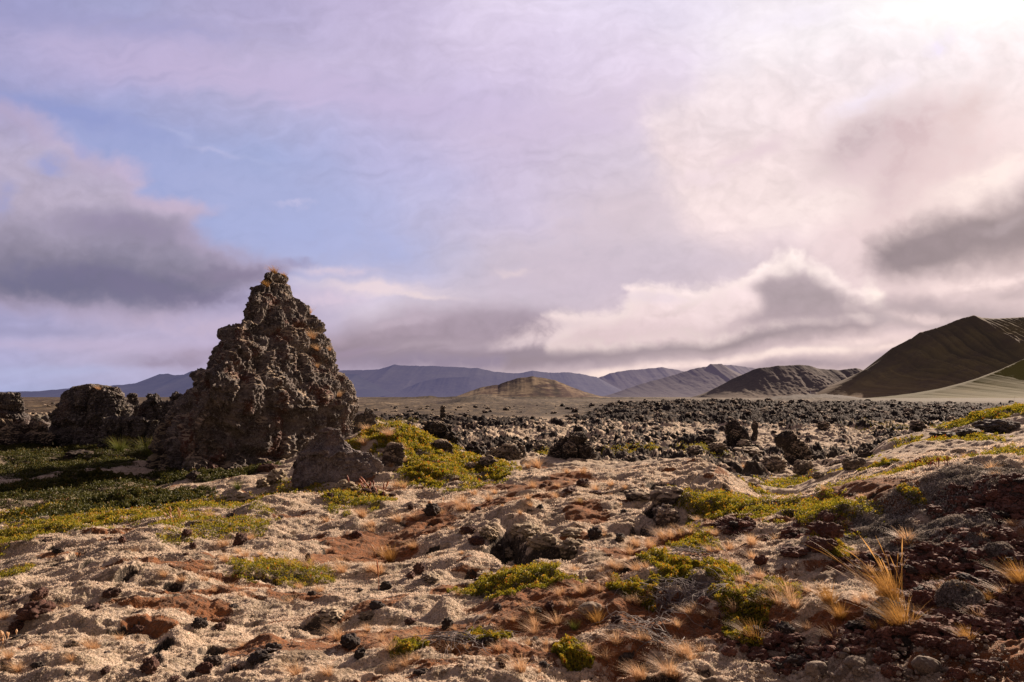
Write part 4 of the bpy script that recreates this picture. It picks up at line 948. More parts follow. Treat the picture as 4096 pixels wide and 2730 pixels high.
TUFTS = [(4, x, y, r) for x, y, r in [(1320, 425, 40), (1580, 560, 38), (1415, 600, 40), (1415, 700, 46), (1540, 670, 42), (1325, 745, 34), (1035, 790, 42), (1145, 825, 36), (1290, 820, 34), (1350, 890, 30), (1885, 868, 36), (2010, 890, 42), (1525, 915, 28),
   (1960, 700, 40), (1940, 745, 50), (2150, 770, 66), (2280, 420, 44), (2050, 450, 32), (755, 1185, 36), (570, 1245, 60), (60, 1300, 52), (120, 1380, 46), (300, 1260, 50), (450, 1315, 40), (1860, 1410, 66), (2060, 1410, 56), (30, 1060, 50), (2340, 760, 40), (1500, 640, 30), (1640, 660, 26), (1450, 800, 24), (2320, 500, 36), (610, 1240, 30)]] + \
 [(5, x, y, r) for x, y, r in [(80, 280, 52), (155, 345, 38), (150, 380, 36), (325, 310, 48), (450, 300, 50), (430, 490, 44), (620, 260, 30), (720, 200, 40), (760, 180, 46), (790, 230, 56), (740, 240, 40), (835, 135, 42), (930, 175, 44), (975, 125, 34), (1200, 160, 32), (1230, 90, 46), (1375, 145, 34), (1545, 190, 34), (1215, 210, 30), (1655, 110, 44),
   (360, 90, 50), (310, 85, 40), (200, 660, 66), (130, 650, 30), (280, 1190, 66), (490, 1120, 66), (670, 1200, 56), (380, 1280, 56), (290, 1310, 46), (450, 1240, 40), (1150, 1310, 80), (1000, 1180, 44), (1240, 1060, 56), (1240, 1010, 56), (1390, 1000, 60), (1020, 1050, 34), (1100, 980, 34), (1560, 790, 66), (1680, 780, 44), (1770, 730, 54), (1880, 530, 52), (1930, 480, 44),
   (2020, 490, 60), (2100, 430, 60), (2230, 415, 56), (2310, 400, 50), (1850, 760, 34), (1870, 850, 36), (1600, 1190, 60), (1720, 1230, 56), (1790, 1130, 66), (1950, 1110, 56), (2200, 1020, 46), (2260, 1200, 66), (2300, 1240, 60), (1930, 1370, 66), (2180, 1370, 66), (1270, 1320, 30), (1880, 1290, 40), (1760, 620, 48), (1690, 650, 36), (1820, 640, 40), (1480, 880, 40), (1320, 1140, 40), (1200, 1140, 40), (790, 1170, 34), (2010, 800, 34), (2330, 900, 40), (1990, 620, 36), (1400, 80, 30), (1850, 100, 30), (760, 400, 24), (540, 560, 20)]] + \
 [(6, x, y, r) for x, y, r in [(150, 580, 44), (60, 560, 44), (620, 590, 50), (750, 560, 50), (500, 500, 36), (400, 505, 36), (750, 640, 44), (680, 860, 56), (700, 830, 40), (530, 710, 30), (800, 760, 50), (870, 850, 60), (960, 850, 70), (900, 910, 60), (640, 950, 56), (1000, 930, 60), (640, 680, 40), (340, 1210, 66), (260, 1320, 80), (100, 1340, 60), (1240, 1120, 60), (1080, 1060, 40), (130, 1120, 40), (1310, 450, 34), (590, 780, 36), (770, 800, 40), (820, 920, 50), (1370, 900, 44),
   (450, 1190, 40), (920, 1100, 40), (30, 900, 30), (140, 860, 34)]] + [(3, x, y, r) for x, y, r in [(590, 1060, 24), (1215, 1410, 30), (640, 1530, 50), (130, 1490, 50), (410, 1480, 40)]]
TUFTS += [(2, x, y, r) for x, y, r in [(1245, 690, 50), (1515, 725, 40), (1190, 690, 30), (1420, 725, 30), (380, 510, 50), (250, 480, 40), (460, 600, 40), (230, 560, 40), (390, 690, 24), (470, 660, 26)]]
r5 = random.Random(5)
for k, x, y, r in TUFTS:
    X, Y, z = gp(k, x, y); s = CR[k][2] * 4; hm = r * 1.7 / s / F * Y
    link('grass_tuft', r5.choice(TD), None, label='small tuft of dry tan grass growing from moss and bare earth', cat='grass tuft', group='dry tan grass tufts on the field', loc=(X, Y, z - .01), rot=(0, 0, r5.uniform(-.5, .5)), scale=(hm, hm, hm))
n_t = 0
while n_t < 150:      # the many small tufts in between
    Yq = math.exp(r5.uniform(math.log(4.0), math.log(12))); aq = r5.uniform(-.75, .75); Xq = aq * Yq
    li = min(int(np.searchsorted(L, math.log(Yq))), len(L) - 1); lj = min(int(np.searchsorted(A, aq)), len(A) - 1)
    if r5.random() > .10 + .8 * soil[li, lj] + .25 * (aq > .1): continue
    n_t += 1; hm = r5.uniform(.035, .075) * r5.choice((.7, 1, 1, 1.7)) * (1.45 if aq > .05 else 1)
    link('grass_tuft', r5.choice(TD), None, label='small tuft of dry tan grass growing from moss and bare earth', cat='grass tuft', group='dry tan grass tufts on the field', loc=(Xq, Yq, float(ground_h(Xq, Yq)) - .005), rot=(0, 0, r5.uniform(-.6, .6)), scale=(hm, hm, hm * r5.uniform(.7, 1.1)))
for k, x, y, r, lab, tl in [(6, 1570, 900, 190, 'big windswept golden grass clump with long seed heads on the scoria bank', None), (6, 1640, 1060, 150, 'second golden grass clump just below the one with seed heads', TG), (6, 1500, 1075, 66, 'low orange grass tuft left below the golden clumps', TG), (6, 1205, 900, 90, 'golden grass tuft left of the large seed head clump', TG),
   (6, 1270, 990, 80, 'orange grass tuft in front of the bank, left of the golden clumps', TG), (6, 1980, 855, 70, 'lone golden tuft among scoria right of the golden clump', TG), (6, 1850, 800, 50, 'small golden tuft between scoria stones', TG), (6, 2020, 1130, 70, 'orange tuft behind the rough brown scoria lump', TG),
   (6, 770, 1130, 90, 'golden tuft growing inside a green mat', TG), (6, 1670, 580, 50, 'small green gold tuft beside the yellow flower', TG), (6, 2340, 800, 110, 'pale grass clump cut by the right edge', TG), (6, 2160, 900, 60, 'thin golden tuft on the lower scoria', TG),
   (5, 270, 580, 90, 'tall windswept tuft left of the central hollow', TG), (5, 1660, 1000, 90, 'golden green tuft in front of the pitted buff stone', TG), (5, 1510, 1040, 70, 'green gold tuft left of the pitted buff stone', TN), (5, 1545, 190, 36, 'green gold tuft behind the central hollow', TN), (5, 420, 500, 40, 'golden tuft on dark earth left of the hollow', TG),
   (4, 1490, 250, 60, 'green grass tuft in the shade beneath the boulder', TN), (1, 700, 1190, 90, 'tall green grass in the shade below the dark boulder', TN), (1, 860, 1200, 100, 'thick green grass at the foot of the mossy apron', TN), (1, 960, 1180, 80, 'green grass by the shaded mossy stones', TN), (4, 950, 60, 80, 'shaded grass clump in the left hollow', TN),
   (1, 1830, 520, 60, 'orange grass growing high on the sunny side of the pinnacle', 'S'), (1, 1860, 590, 44, 'dry grass hanging on the right side of the pinnacle, below the orange one', 'S'), (1, 1565, 215, 40, 'brown grass below the knob of the pinnacle', 'S'), (1, 1815, 370, 40, 'grass at the right shoulder near the pinnacle top', 'S'), (1, 1610, 140, 50, 'short grass crowning the top of the pinnacle', 'S'), (1, 1670, 160, 34, 'mossy grass on the right of the crown', 'S'),
   (1, 1930, 590, 34, 'grass tuft on the right edge halfway down the pinnacle', 'S'), (1, 1985, 860, 50, 'orange grass low on the sunny flank of the pinnacle', 'S'), (1, 1860, 690, 34, 'small rusty tuft in the middle of the sunny flank', 'S'), (1, 580, 820, 30, 'lone grass on top of the big dark boulder', 'S'), (1, 1050, 1050, 60, 'wispy grass on the mossy apron', 'S')]:
    s = CR[k][2] * 4
    if tl == 'S':
        px, py = C(k, x, y); Y = 26.3 if x < 700 else 19.2 if x > 1100 else 18.0
        X, Y, z = at(px, py, Y)
        # settle on the rock surface along the sight line
        tgt = bpy.data.objects['dark_boulder' if x < 700 else 'lava_spire' if x > 1100 else 'rock_apron']
        d = Vector(at(px, py, 1.0)) - Vector((0, 0, EYE)); d.normalize()
        hit, loc_, _, _ = tgt.ray_cast(Vector((0, 0, EYE)), d)
        if not hit:
            for q in range(1, 12):
                d = Vector(at(px, py + q * 1.0, 1.0)) - Vector((0, 0, EYE)); d.normalize(); hit, loc_, _, _ = tgt.ray_cast(Vector((0, 0, EYE)), d)
                if hit: break
        if hit: X, Y, z = loc_
        mesh = r5.choice(TG if 'brown' in lab or 'moss' in lab or 'crown' in lab else TD)
    elif tl is None:
        X, Y, z = gp(k, x, y); mesh = tuft_mesh(77, 420, 1, .55, (-.45, -.1), .0048, .6, heads=40); mesh.materials.append(M_gold)
    else:
        X, Y, z = gp(k, x, y); mesh = r5.choice(tl)
    hm = r * (1.25 if tl is None or tl == 'S' or tl is TN else 1.6) / s / F * Y
    link('grass_clump', mesh, None, label=lab, cat='grass clump', loc=(X, Y, z - .01), scale=(hm, hm, hm))

# ribbons/tubes: stalks and twigs
def tubes(paths, name='twigs', tint=None):
    V = []; Fq = []; T = []; n = 0
    for pts_, r0, r1 in paths:
        pts_ = np.array(pts_); m = len(pts_); tt = random.random()
        d = np.gradient(pts_, axis=0); d /= np.linalg.norm(d, axis=1)[:, None] + 1e-9
        a = np.cross(d, [0.3, .2, 1]); a /= np.linalg.norm(a, axis=1)[:, None] + 1e-9; b = np.cross(d, a)
        for i in range(m):
            r = r0 + (r1 - r0) * i / (m - 1)
            for q in range(4):
                an = q * math.pi / 2; V.append(pts_[i] + (a[i] * math.cos(an) + b[i] * math.sin(an)) * r); T.append(tt)
        for i in range(m - 1):
            for q in range(4): Fq.append([n + i * 4 + q, n + i * 4 + (q + 1) % 4, n + (i + 1) * 4 + (q + 1) % 4, n + (i + 1) * 4 + q])
        n += m * 4
    return mesh_np(name, np.array(V), np.array(Fq), 4, True, {'tint': np.array(T)})

def tangle(k, x, y, rx, ry, cnt, lab, seed):
    P = patch(k, x, y, rx, ry); r = random.Random(seed); paths = []
    for i in range(cnt):
        th = r.uniform(0, 6.28); q = math.sqrt(r.random()); X = P[0] + P[2] * q * math.cos(th); Y = P[1] + P[3] * q * math.sin(th)
        an = r.gauss(2.9, .7); ln = r.uniform(.12, .42); pp = []; cur = r.uniform(-1, 1) * .35; lift = r.uniform(.01, .05)
        for s in range(8):
            t = s / 7; pp.append((X, Y, float(ground_h(X, Y)) + .008 + lift * math.sin(t * 3.1)))
            X += math.cos(an) * ln / 7; Y += math.sin(an) * ln / 7; an += cur + r.gauss(0, .25)
        paths.append((pp, r.uniform(.002, .0045), .001))
    link('dead_twigs', tubes(paths), M_twig, label=lab, cat='twigs')
tangle(6, 430, 720, 110, 60, 60, 'grey bare twigs above the crowberry on the right slope', 1)
tangle(6, 420, 1000, 260, 60, 130, 'wide tangle of silvery dead twigs across the lower right slope', 2)
tangle(5, 820, 1290, 190, 60, 80, 'dead twigs tangled under the bottom crowberry mat', 3)
tangle(6, 220, 1230, 160, 70, 40, 'loose curled pale twigs at the bottom of the slope', 4)
tangle(4, 1700, 1380, 60, 40, 8, 'few thin twigs by the sharp black outcrop', 5)

def stalks(k, x, y, hpx, cnt, spread, lab, mat, seed, cat='stalks', rad=.002):
    X, Y, z = gp(k, x, y); s = CR[k][2] * 4; h = hpx / s / F * Y; r = random.Random(seed)
    rad = max(rad, Y * .0004)
    root = bpy.data.objects.new('sorrel_stalks' if mat is M_red else 'grass_stalks', None); COL.objects.link(root); root.location = (X, Y, z); root['label'] = lab; root['category'] = cat
    for i in range(cnt):
        bx, by = r.gauss(0, spread * h), r.gauss(0, spread * h); lx = r.gauss(-.1, .25); hh = h * r.uniform(.6, 1); bz = float(ground_h(X + bx, Y + by)) - z
        pp = [(bx + lx * hh * t * t, by, bz + hh * t) for t in np.linspace(0, 1, 9)]
        me = tubes([(pp, rad, rad)])
        V, = [np.zeros(len(me.vertices) * 3, np.float32)]; me.vertices.foreach_get('co', V); V = V.reshape(-1, 3)
        for j in range(9):      # swollen seed head on the upper part
            c = np.array(pp[j]); V[j * 4:j * 4 + 4] = c + (V[j * 4:j * 4 + 4] - c) * (1, 1, 1, 1, .9, 2.2, 3, 2.4, .6)[j]
        me.vertices.foreach_set('co', V.ravel()); me.update()
        link('stalk', me, mat, parent=root)
stalks(5, 193, 780, 250, 1, 0, 'single tall thin red stalk beside the pyramid shaped stone', M_red, 1)
stalks(5, 140, 135, 110, 12, .35, 'reddish stalks growing by the foot of the lichened boulder', M_red, 2)
stalks(6, 1860, 100, 60, 14, .8, 'reddish seed stalks on the crest shrubs of the right bank', M_red, 3)
stalks(6, 1730, 90, 50, 8, .8, 'thin reddish stalks left of the seed stalks on the bank crest', M_red, 4)
stalks(1, 2100, 1030, 50, 14, .8, 'rusty stalks on the knoll right of the pinnacle', M_red, 5)
stalks(4, 1090, 460, 90, 6, .3, 'slender straw stalks above the sunlit green strip', M_dry, 6)
stalks(5, 215, 560, 100, 7, .2, 'leaning straw seed stalks left of the hollow', M_dry, 7)
stalks(1, 755, 1130, 80, 8, .25, 'pale straw stalks by the foot of the big dark boulder', M_dry, 8)
stalks(4, 20, 1200, 60, 10, .5, 'reddish dry stalks at the left edge', M_dry, 9)
stalks(5, 560, 220, 60, 4, .4, 'thin pinkish stalks by the black stone', M_dry, 10)

# yellow hawkbit flowers
for k, x, y, hp, lab in [(6, 1620, 520, 60, 'yellow flower on the shaded grey moss of the right bank'), (5, 590, 110, 16, 'tiny yellow flower on the far left rim of the field')]:
    X, Y, z = gp(k, x, y + 12); s = CR[k][2] * 4; h = hp / s / F * Y * .8
    fl = bpy.data.objects.new('yellow_flower', None); COL.objects.link(fl); fl.location = (X, Y, z); fl['label'] = lab; fl['category'] = 'flower'
    link('stem', tubes([([(0, 0, 0), (.1 * h, 0, .4 * h), (.05 * h, 0, h)], .0015, .0012)]), M_grn, parent=fl)
    r = .010 * Y / 5
    V = [(0, 0, 0)]; Fq = []
    for i in range(16):
        a0 = i * math.tau / 16; V += [(r * math.cos(a0 - .16), r * .8 * math.sin(a0 - .16), r * .5), (r * 1.15 * math.cos(a0), r * 1.1 * math.sin(a0), r * .6), (r * math.cos(a0 + .16), r * .8 * math.sin(a0 + .16), r * .5)]
        Fq.append([0, 1 + 3 * i, 2 + 3 * i, 3 + 3 * i])
    ym, nt, out = newmat('yellow petals'); principled(nt, out, (.75, .42, .02), .6)
    link('petals', mesh_np('petals', np.array(V), np.array(Fq), 4, False), ym, parent=fl, loc=(.05 * h, 0, h))

# grey lichen moss domes and fuzz on the bank
def fuzz(P, n, leaf, h, seed, dome=0.0):
    r = np.random.default_rng(seed); th = r.uniform(0, 2 * np.pi, n); rr = np.sqrt(r.uniform(0, 1, n))
    X = P[0] + P[2] * rr * np.cos(th); Y = P[1] + P[3] * rr * np.sin(th)
    g = fbm2(X * 5, Y * 5, 3); k = rr + .9 * g < 1 if not dome else rr < 2; X, Y, rr, g = X[k], Y[k], rr[k], g[k]
    Z = ground_h(X, Y) + dome * np.sqrt(np.clip(1 - rr ** 2, 0, 1)) * (1 + .3 * g) + h * r.uniform(0, 1, len(X))
    c = np.stack([X, Y, Z], 1); d = r.normal(size=c.shape); d[:, 2] = np.abs(d[:, 2]) + .3; d /= np.linalg.norm(d, axis=1)[:, None]
    e = np.cross(d, r.normal(size=d.shape)); e /= np.linalg.norm(e, axis=1)[:, None] + 1e-9
    s = leaf * r.uniform(.5, 1.3, len(X))[:, None]
    V = np.stack([c - d * s * .5, c + e * s * .3, c + d * s * .6, c - e * s * .3], 1).reshape(-1, 3)
    t = np.clip(.45 + .25 * r.normal(size=len(X)) + .5 * g, 0, 1)
    return mesh_np('fuzz', V, np.arange(len(V)).reshape(-1, 4), 4, False, {'tint': np.repeat(t, 4)})
for k, x, y, rx, ry, dm, lab in [(6, 1980, 1010, 130, 70, .09, 'silvery grey moss dome on the scoria, right of the golden grass'), (6, 1530, 1150, 110, 80, .08, 'brown grey moss dome behind the bottom cobbles')]:
    P = patch(k, x, y, rx, ry); P = (P[0], P[1], P[2], P[2] * .8)
    link('moss_dome', fuzz(P, 7000, .014, .02, 500 + x, dm), M_lich, label=lab, cat='moss cushion')
for n, (k, x, y, rx, ry) in enumerate([(6, 1750, 330, 450, 90), (6, 1500, 480, 260, 120), (6, 1900, 480, 300, 80), (6, 2100, 200, 250, 90), (6, 1750, 560, 250, 60), (6, 1080, 530, 60, 60), (6, 2150, 620, 90, 70)]):
    P = patch(k, x, y, rx, ry)
    o = link('grey_moss', fuzz(P, 16000, .016, .035, 600 + n), M_lich, label='crisp grey moss growing over the shaded right bank', cat='moss', kind='stuff')

# moss sprigs over the near field
r7 = np.random.default_rng(71); n = 640000
Y = np.exp(r7.uniform(math.log(3.0), math.log(15), n)); a = r7.uniform(-.85, .85, n); X = a * Y
li = np.clip(np.searchsorted(L, np.log(Y)), 0, len(L) - 1); lj = np.clip(np.searchsorted(A, a), 0, len(A) - 1)
cover = fbm2(X * 2.2, Y * 2.6, 4, .6)
keep = (r7.uniform(0, 1, n) < np.clip(.75 + 1.2 * cover, .05, 1)) & (soil[li, lj] + .5 * cover < .55) & (scor[li, lj] < .4) & (strk[li, lj] < r7.uniform(.1, .8, n)) & (lavaM[li, lj] < .6)
X, Y = X[keep], Y[keep]; cover = cover[keep]; hl = HOLE[li, lj][keep]
s_ = np.clip(.0023 * Y, .007, .03) * r7.uniform(.6, 1.3, len(X))
c = np.stack([X, Y, ground_h(X, Y) + s_ * r7.uniform(.0, .55, len(X))], 1)
d = r7.normal(size=c.shape); d[:, 2] = np.abs(d[:, 2]) + .3; d /= np.linalg.norm(d, axis=1)[:, None]
e = np.cross(d, r7.normal(size=d.shape)); e /= np.linalg.norm(e, axis=1)[:, None] + 1e-9; s_ = s_[:, None]
V = np.stack([c - d * s_ * .5, c + e * s_ * .24, c + d * s_ * .6, c - e * s_ * .24], 1).reshape(-1, 3)
tt = np.clip(.50 + .24 * r7.normal(size=len(X)) + .5 * cover - .5 * hl, 0, 1)
M_fz = mat_leaf('pale moss sprigs', [(0, (.26, .21, .15)), (.5, (.60, .485, .375)), (1, (.86, .72, .59))], .45, .9)
link('moss_sprigs', mesh_np('sprigs', V, np.arange(len(V)).reshape(-1, 4), 4, False, {'tint': np.repeat(tt, 4)}), M_fz, label='pale grey cream woolly moss carpeting the near field', cat='moss', kind='stuff')

# bare twig on the right ridge
X, Y, z = gp(3, 2285, 650)
h = 50 / (4 * 1.568) / F * Y
tw = tubes([([(0, 0, -.05), (.02, 0, .5 * h), (.12 * h, 0, h)], .02, .010), ([(.02, 0, .5 * h), (-.12 * h, 0, .75 * h)], .012, .006), ([(.06 * h, 0, .7 * h), (.25 * h, .1, .95 * h)], .01, .005), ([(.0, 0, .3 * h), (.2 * h, 0, .45 * h)], .01, .005)])
link('bare_twig', tw, M_stone, label='small bare dark twig standing on top of the right ridge', cat='twig', loc=(X, Y, z))

# ---------------------------------------------------------------- hills
def hill(name, sky, Y, D, mat, seed, gul=.16, p=1.4, dpx=.8, foot=0.0, fr=1.0):
    """sky: skyline points (photo px at 1024 wide). Y distance of the crest; D run-out of the slope toward the viewer"""
    GU = []
    px = np.arange(sky[0][0], sky[-1][0] + dpx, dpx); py = np.interp(px, [s_[0] for s_ in sky], [s_[1] for s_ in sky])
    r = seed * 3.7
    a = np.array([ray(u, 380)[0] for u in px])
    zc = np.array([at(u, v, Y)[2] for u, v in zip(px, py)]); X0 = a * Y
    zc = zc + (Y / F) * (.9 * fbm2(px * .11 + r, px * 0 + r, 5, .6))
    nv = 110; V = []
    vb = np.concatenate([[-.35, -.1], np.linspace(0, 1, nv)])
    zb = base_h(X0 * .5 + X0 * .5, np.full_like(X0, Y)) - 4 - foot
    relh = np.clip(zc - zb, 0, None); hmax = relh.max()
    for v in vb:
        vv = abs(v) if v < 0 else v
        Yr = Y - D * v
        warp = .4 * fbm2(X0 / hmax * .6 + r, np.full_like(X0, v * 1.5), 3)
        g = fbm2(X0 / hmax * 1.6 * fr + r + warp * fr, np.full_like(X0, v * .55) + warp * .3, 4, .55, ridged=True) * .6 + .4 * fbm2(X0 / hmax * .8 + r, np.full_like(X0, v * 1.2), 4)
        f = (1 - vv) ** p if v >= 0 else 1 - vv * 1.4
        env = math.sin(math.pi * min(max(v, 0), 1)) ** .8 if v > 0 else 0
        z = zb + relh * f + relh * gul * (g - .2) * env + relh * gul * .28 * env * fbm2(X0 / hmax * 7 + .8 * v * 9, np.full_like(X0, v * 14), 4)
        zmax = EYE + (zc - EYE) * (Yr / Y)     # ridge stays the outline
        z = np.minimum(z, np.maximum(zmax, zb + 1)) if v > 0 else z
        GU.append(g * (1 if v > 0 else 0) * min(1, abs(v) * 6))
        Xr = X0 * (1 + (0 if v < 0 else -.0 * v))
        V.append(np.stack([Xr, np.full_like(X0, Yr), z], 1))
    V = np.stack(V)
    link(name, mesh_np(name, V.reshape(-1, 3), gridfaces(V.shape[0], V.shape[1]), 4, True, {'gul': np.stack(GU)}), mat, kind='structure')
def D0(pts): return [(x / 2.2975, y / 2.2975) for x, y in pts]
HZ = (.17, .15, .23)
mB = mat_hill('far blue range', (.008, .008, .012), (.016, .016, .016), (.02, .019, .014), (.080, .074, .145), 1.0, .0025)  # the blue is mostly glow painted for haze, rock is near black
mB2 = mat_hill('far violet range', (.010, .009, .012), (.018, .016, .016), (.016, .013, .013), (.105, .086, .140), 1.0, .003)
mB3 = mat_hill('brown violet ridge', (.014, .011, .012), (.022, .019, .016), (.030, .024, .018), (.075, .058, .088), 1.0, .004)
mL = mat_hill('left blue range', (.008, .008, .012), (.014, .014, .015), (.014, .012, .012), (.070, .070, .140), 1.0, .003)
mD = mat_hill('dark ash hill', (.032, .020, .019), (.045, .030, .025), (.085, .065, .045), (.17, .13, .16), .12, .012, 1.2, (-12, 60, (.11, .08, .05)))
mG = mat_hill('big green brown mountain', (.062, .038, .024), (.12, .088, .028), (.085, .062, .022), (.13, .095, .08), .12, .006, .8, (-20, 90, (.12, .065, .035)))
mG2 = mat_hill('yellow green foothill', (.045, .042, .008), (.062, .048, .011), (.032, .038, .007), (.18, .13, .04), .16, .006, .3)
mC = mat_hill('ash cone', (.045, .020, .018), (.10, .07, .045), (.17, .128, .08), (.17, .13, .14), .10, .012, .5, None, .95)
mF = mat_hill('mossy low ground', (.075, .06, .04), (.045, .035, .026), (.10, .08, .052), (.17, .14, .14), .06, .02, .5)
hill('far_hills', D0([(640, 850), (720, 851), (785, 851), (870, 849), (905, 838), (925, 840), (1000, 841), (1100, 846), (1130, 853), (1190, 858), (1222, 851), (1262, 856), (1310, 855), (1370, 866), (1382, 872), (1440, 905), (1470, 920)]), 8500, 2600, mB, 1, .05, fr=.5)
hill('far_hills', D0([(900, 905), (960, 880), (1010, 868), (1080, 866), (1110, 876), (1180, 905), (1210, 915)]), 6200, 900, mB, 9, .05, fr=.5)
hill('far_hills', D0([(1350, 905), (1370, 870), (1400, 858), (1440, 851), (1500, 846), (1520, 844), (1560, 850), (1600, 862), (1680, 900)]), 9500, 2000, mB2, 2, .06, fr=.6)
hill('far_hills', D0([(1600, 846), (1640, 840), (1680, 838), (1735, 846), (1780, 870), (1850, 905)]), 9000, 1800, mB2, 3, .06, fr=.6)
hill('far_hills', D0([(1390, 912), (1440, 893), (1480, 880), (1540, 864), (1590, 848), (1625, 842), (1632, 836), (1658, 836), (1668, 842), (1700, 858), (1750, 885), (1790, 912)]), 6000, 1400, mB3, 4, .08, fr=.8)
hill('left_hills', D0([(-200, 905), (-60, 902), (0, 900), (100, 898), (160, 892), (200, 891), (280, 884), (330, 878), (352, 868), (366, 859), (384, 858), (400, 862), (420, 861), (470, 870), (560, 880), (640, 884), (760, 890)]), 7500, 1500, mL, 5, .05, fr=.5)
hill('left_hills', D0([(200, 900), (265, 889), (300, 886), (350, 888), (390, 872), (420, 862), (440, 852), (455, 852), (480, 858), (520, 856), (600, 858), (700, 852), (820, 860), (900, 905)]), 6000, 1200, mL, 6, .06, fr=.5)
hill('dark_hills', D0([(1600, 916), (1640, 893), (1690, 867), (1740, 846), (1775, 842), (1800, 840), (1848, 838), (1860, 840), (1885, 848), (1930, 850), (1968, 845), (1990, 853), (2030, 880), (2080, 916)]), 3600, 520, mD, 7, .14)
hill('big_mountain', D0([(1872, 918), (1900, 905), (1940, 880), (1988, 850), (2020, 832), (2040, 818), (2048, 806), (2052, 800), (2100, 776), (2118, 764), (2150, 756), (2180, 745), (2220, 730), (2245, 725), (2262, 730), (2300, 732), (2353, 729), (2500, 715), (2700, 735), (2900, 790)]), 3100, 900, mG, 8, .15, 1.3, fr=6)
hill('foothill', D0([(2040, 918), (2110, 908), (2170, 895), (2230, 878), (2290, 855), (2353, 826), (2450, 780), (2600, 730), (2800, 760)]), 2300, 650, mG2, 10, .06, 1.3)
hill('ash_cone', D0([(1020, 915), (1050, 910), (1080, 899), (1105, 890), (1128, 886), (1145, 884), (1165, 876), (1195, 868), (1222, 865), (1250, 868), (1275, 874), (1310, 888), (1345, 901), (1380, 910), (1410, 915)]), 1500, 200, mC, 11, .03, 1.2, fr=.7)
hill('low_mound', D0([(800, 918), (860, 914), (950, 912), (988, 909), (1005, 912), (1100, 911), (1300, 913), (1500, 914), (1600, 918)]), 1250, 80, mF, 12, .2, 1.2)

# white farmhouse under the dark hills
px, py = C(3, 1021, 586)
hx, hy, hz = at(px, py, 2900)
wm, nt, out = newmat('white wall'); principled(nt, out, (.8, .78, .75), .8)
rm, nt, out = newmat('grey roof'); principled(nt, out, (.25, .2, .2), .8)
hs_ = bpy.data.objects.new('farmhouse', None); COL.objects.link(hs_); hs_.location = (hx, hy, hz); hs_['label'] = 'tiny white farmhouse far away at the foot of the dark hills'; hs_['category'] = 'house'
def boxm(x0, x1, y0, y1, z0, z1):
    V = [(x, y, z) for z in (z0, z1) for y in (y0, y1) for x in (x0, x1)]
    return mesh_np('box', np.array(V), np.array([[0, 2, 3, 1], [4, 5, 7, 6], [0, 1, 5, 4], [2, 6, 7, 3], [0, 4, 6, 2], [1, 3, 7, 5]]), 4, False)
link('wall', boxm(-9, 9, -6, 6, -14, 7), wm, parent=hs_)
link('roof', mesh_np('roof', np.array([(-9.6, -6.8, 6.8), (9.6, -6.8, 6.8), (9.6, 6.8, 6.8), (-9.6, 6.8, 6.8), (-9.6, 0, 13), (9.6, 0, 13)]), np.array([[0, 1, 5, 4], [2, 3, 4, 5], [0, 4, 3, 3], [1, 2, 5, 5]])[:2], 4, False), rm, parent=hs_)
for sx in (-9.2, 9.2):
    link('gable_wall', mesh_np('gable', np.array([(sx, -6, 7), (sx, 6, 7), (sx, 0, 12.6)]), np.array([[0, 2, 1]]), 3, False), wm, parent=hs_)

# ---------------------------------------------------------------- sky, sun, camera
#@@SKY
SUN_AZ, SUN_EL = math.radians(40), math.radians(23)
sd = Vector((math.sin(SUN_AZ) * math.cos(SUN_EL), math.cos(SUN_AZ) * math.cos(SUN_EL), math.sin(SUN_EL)))
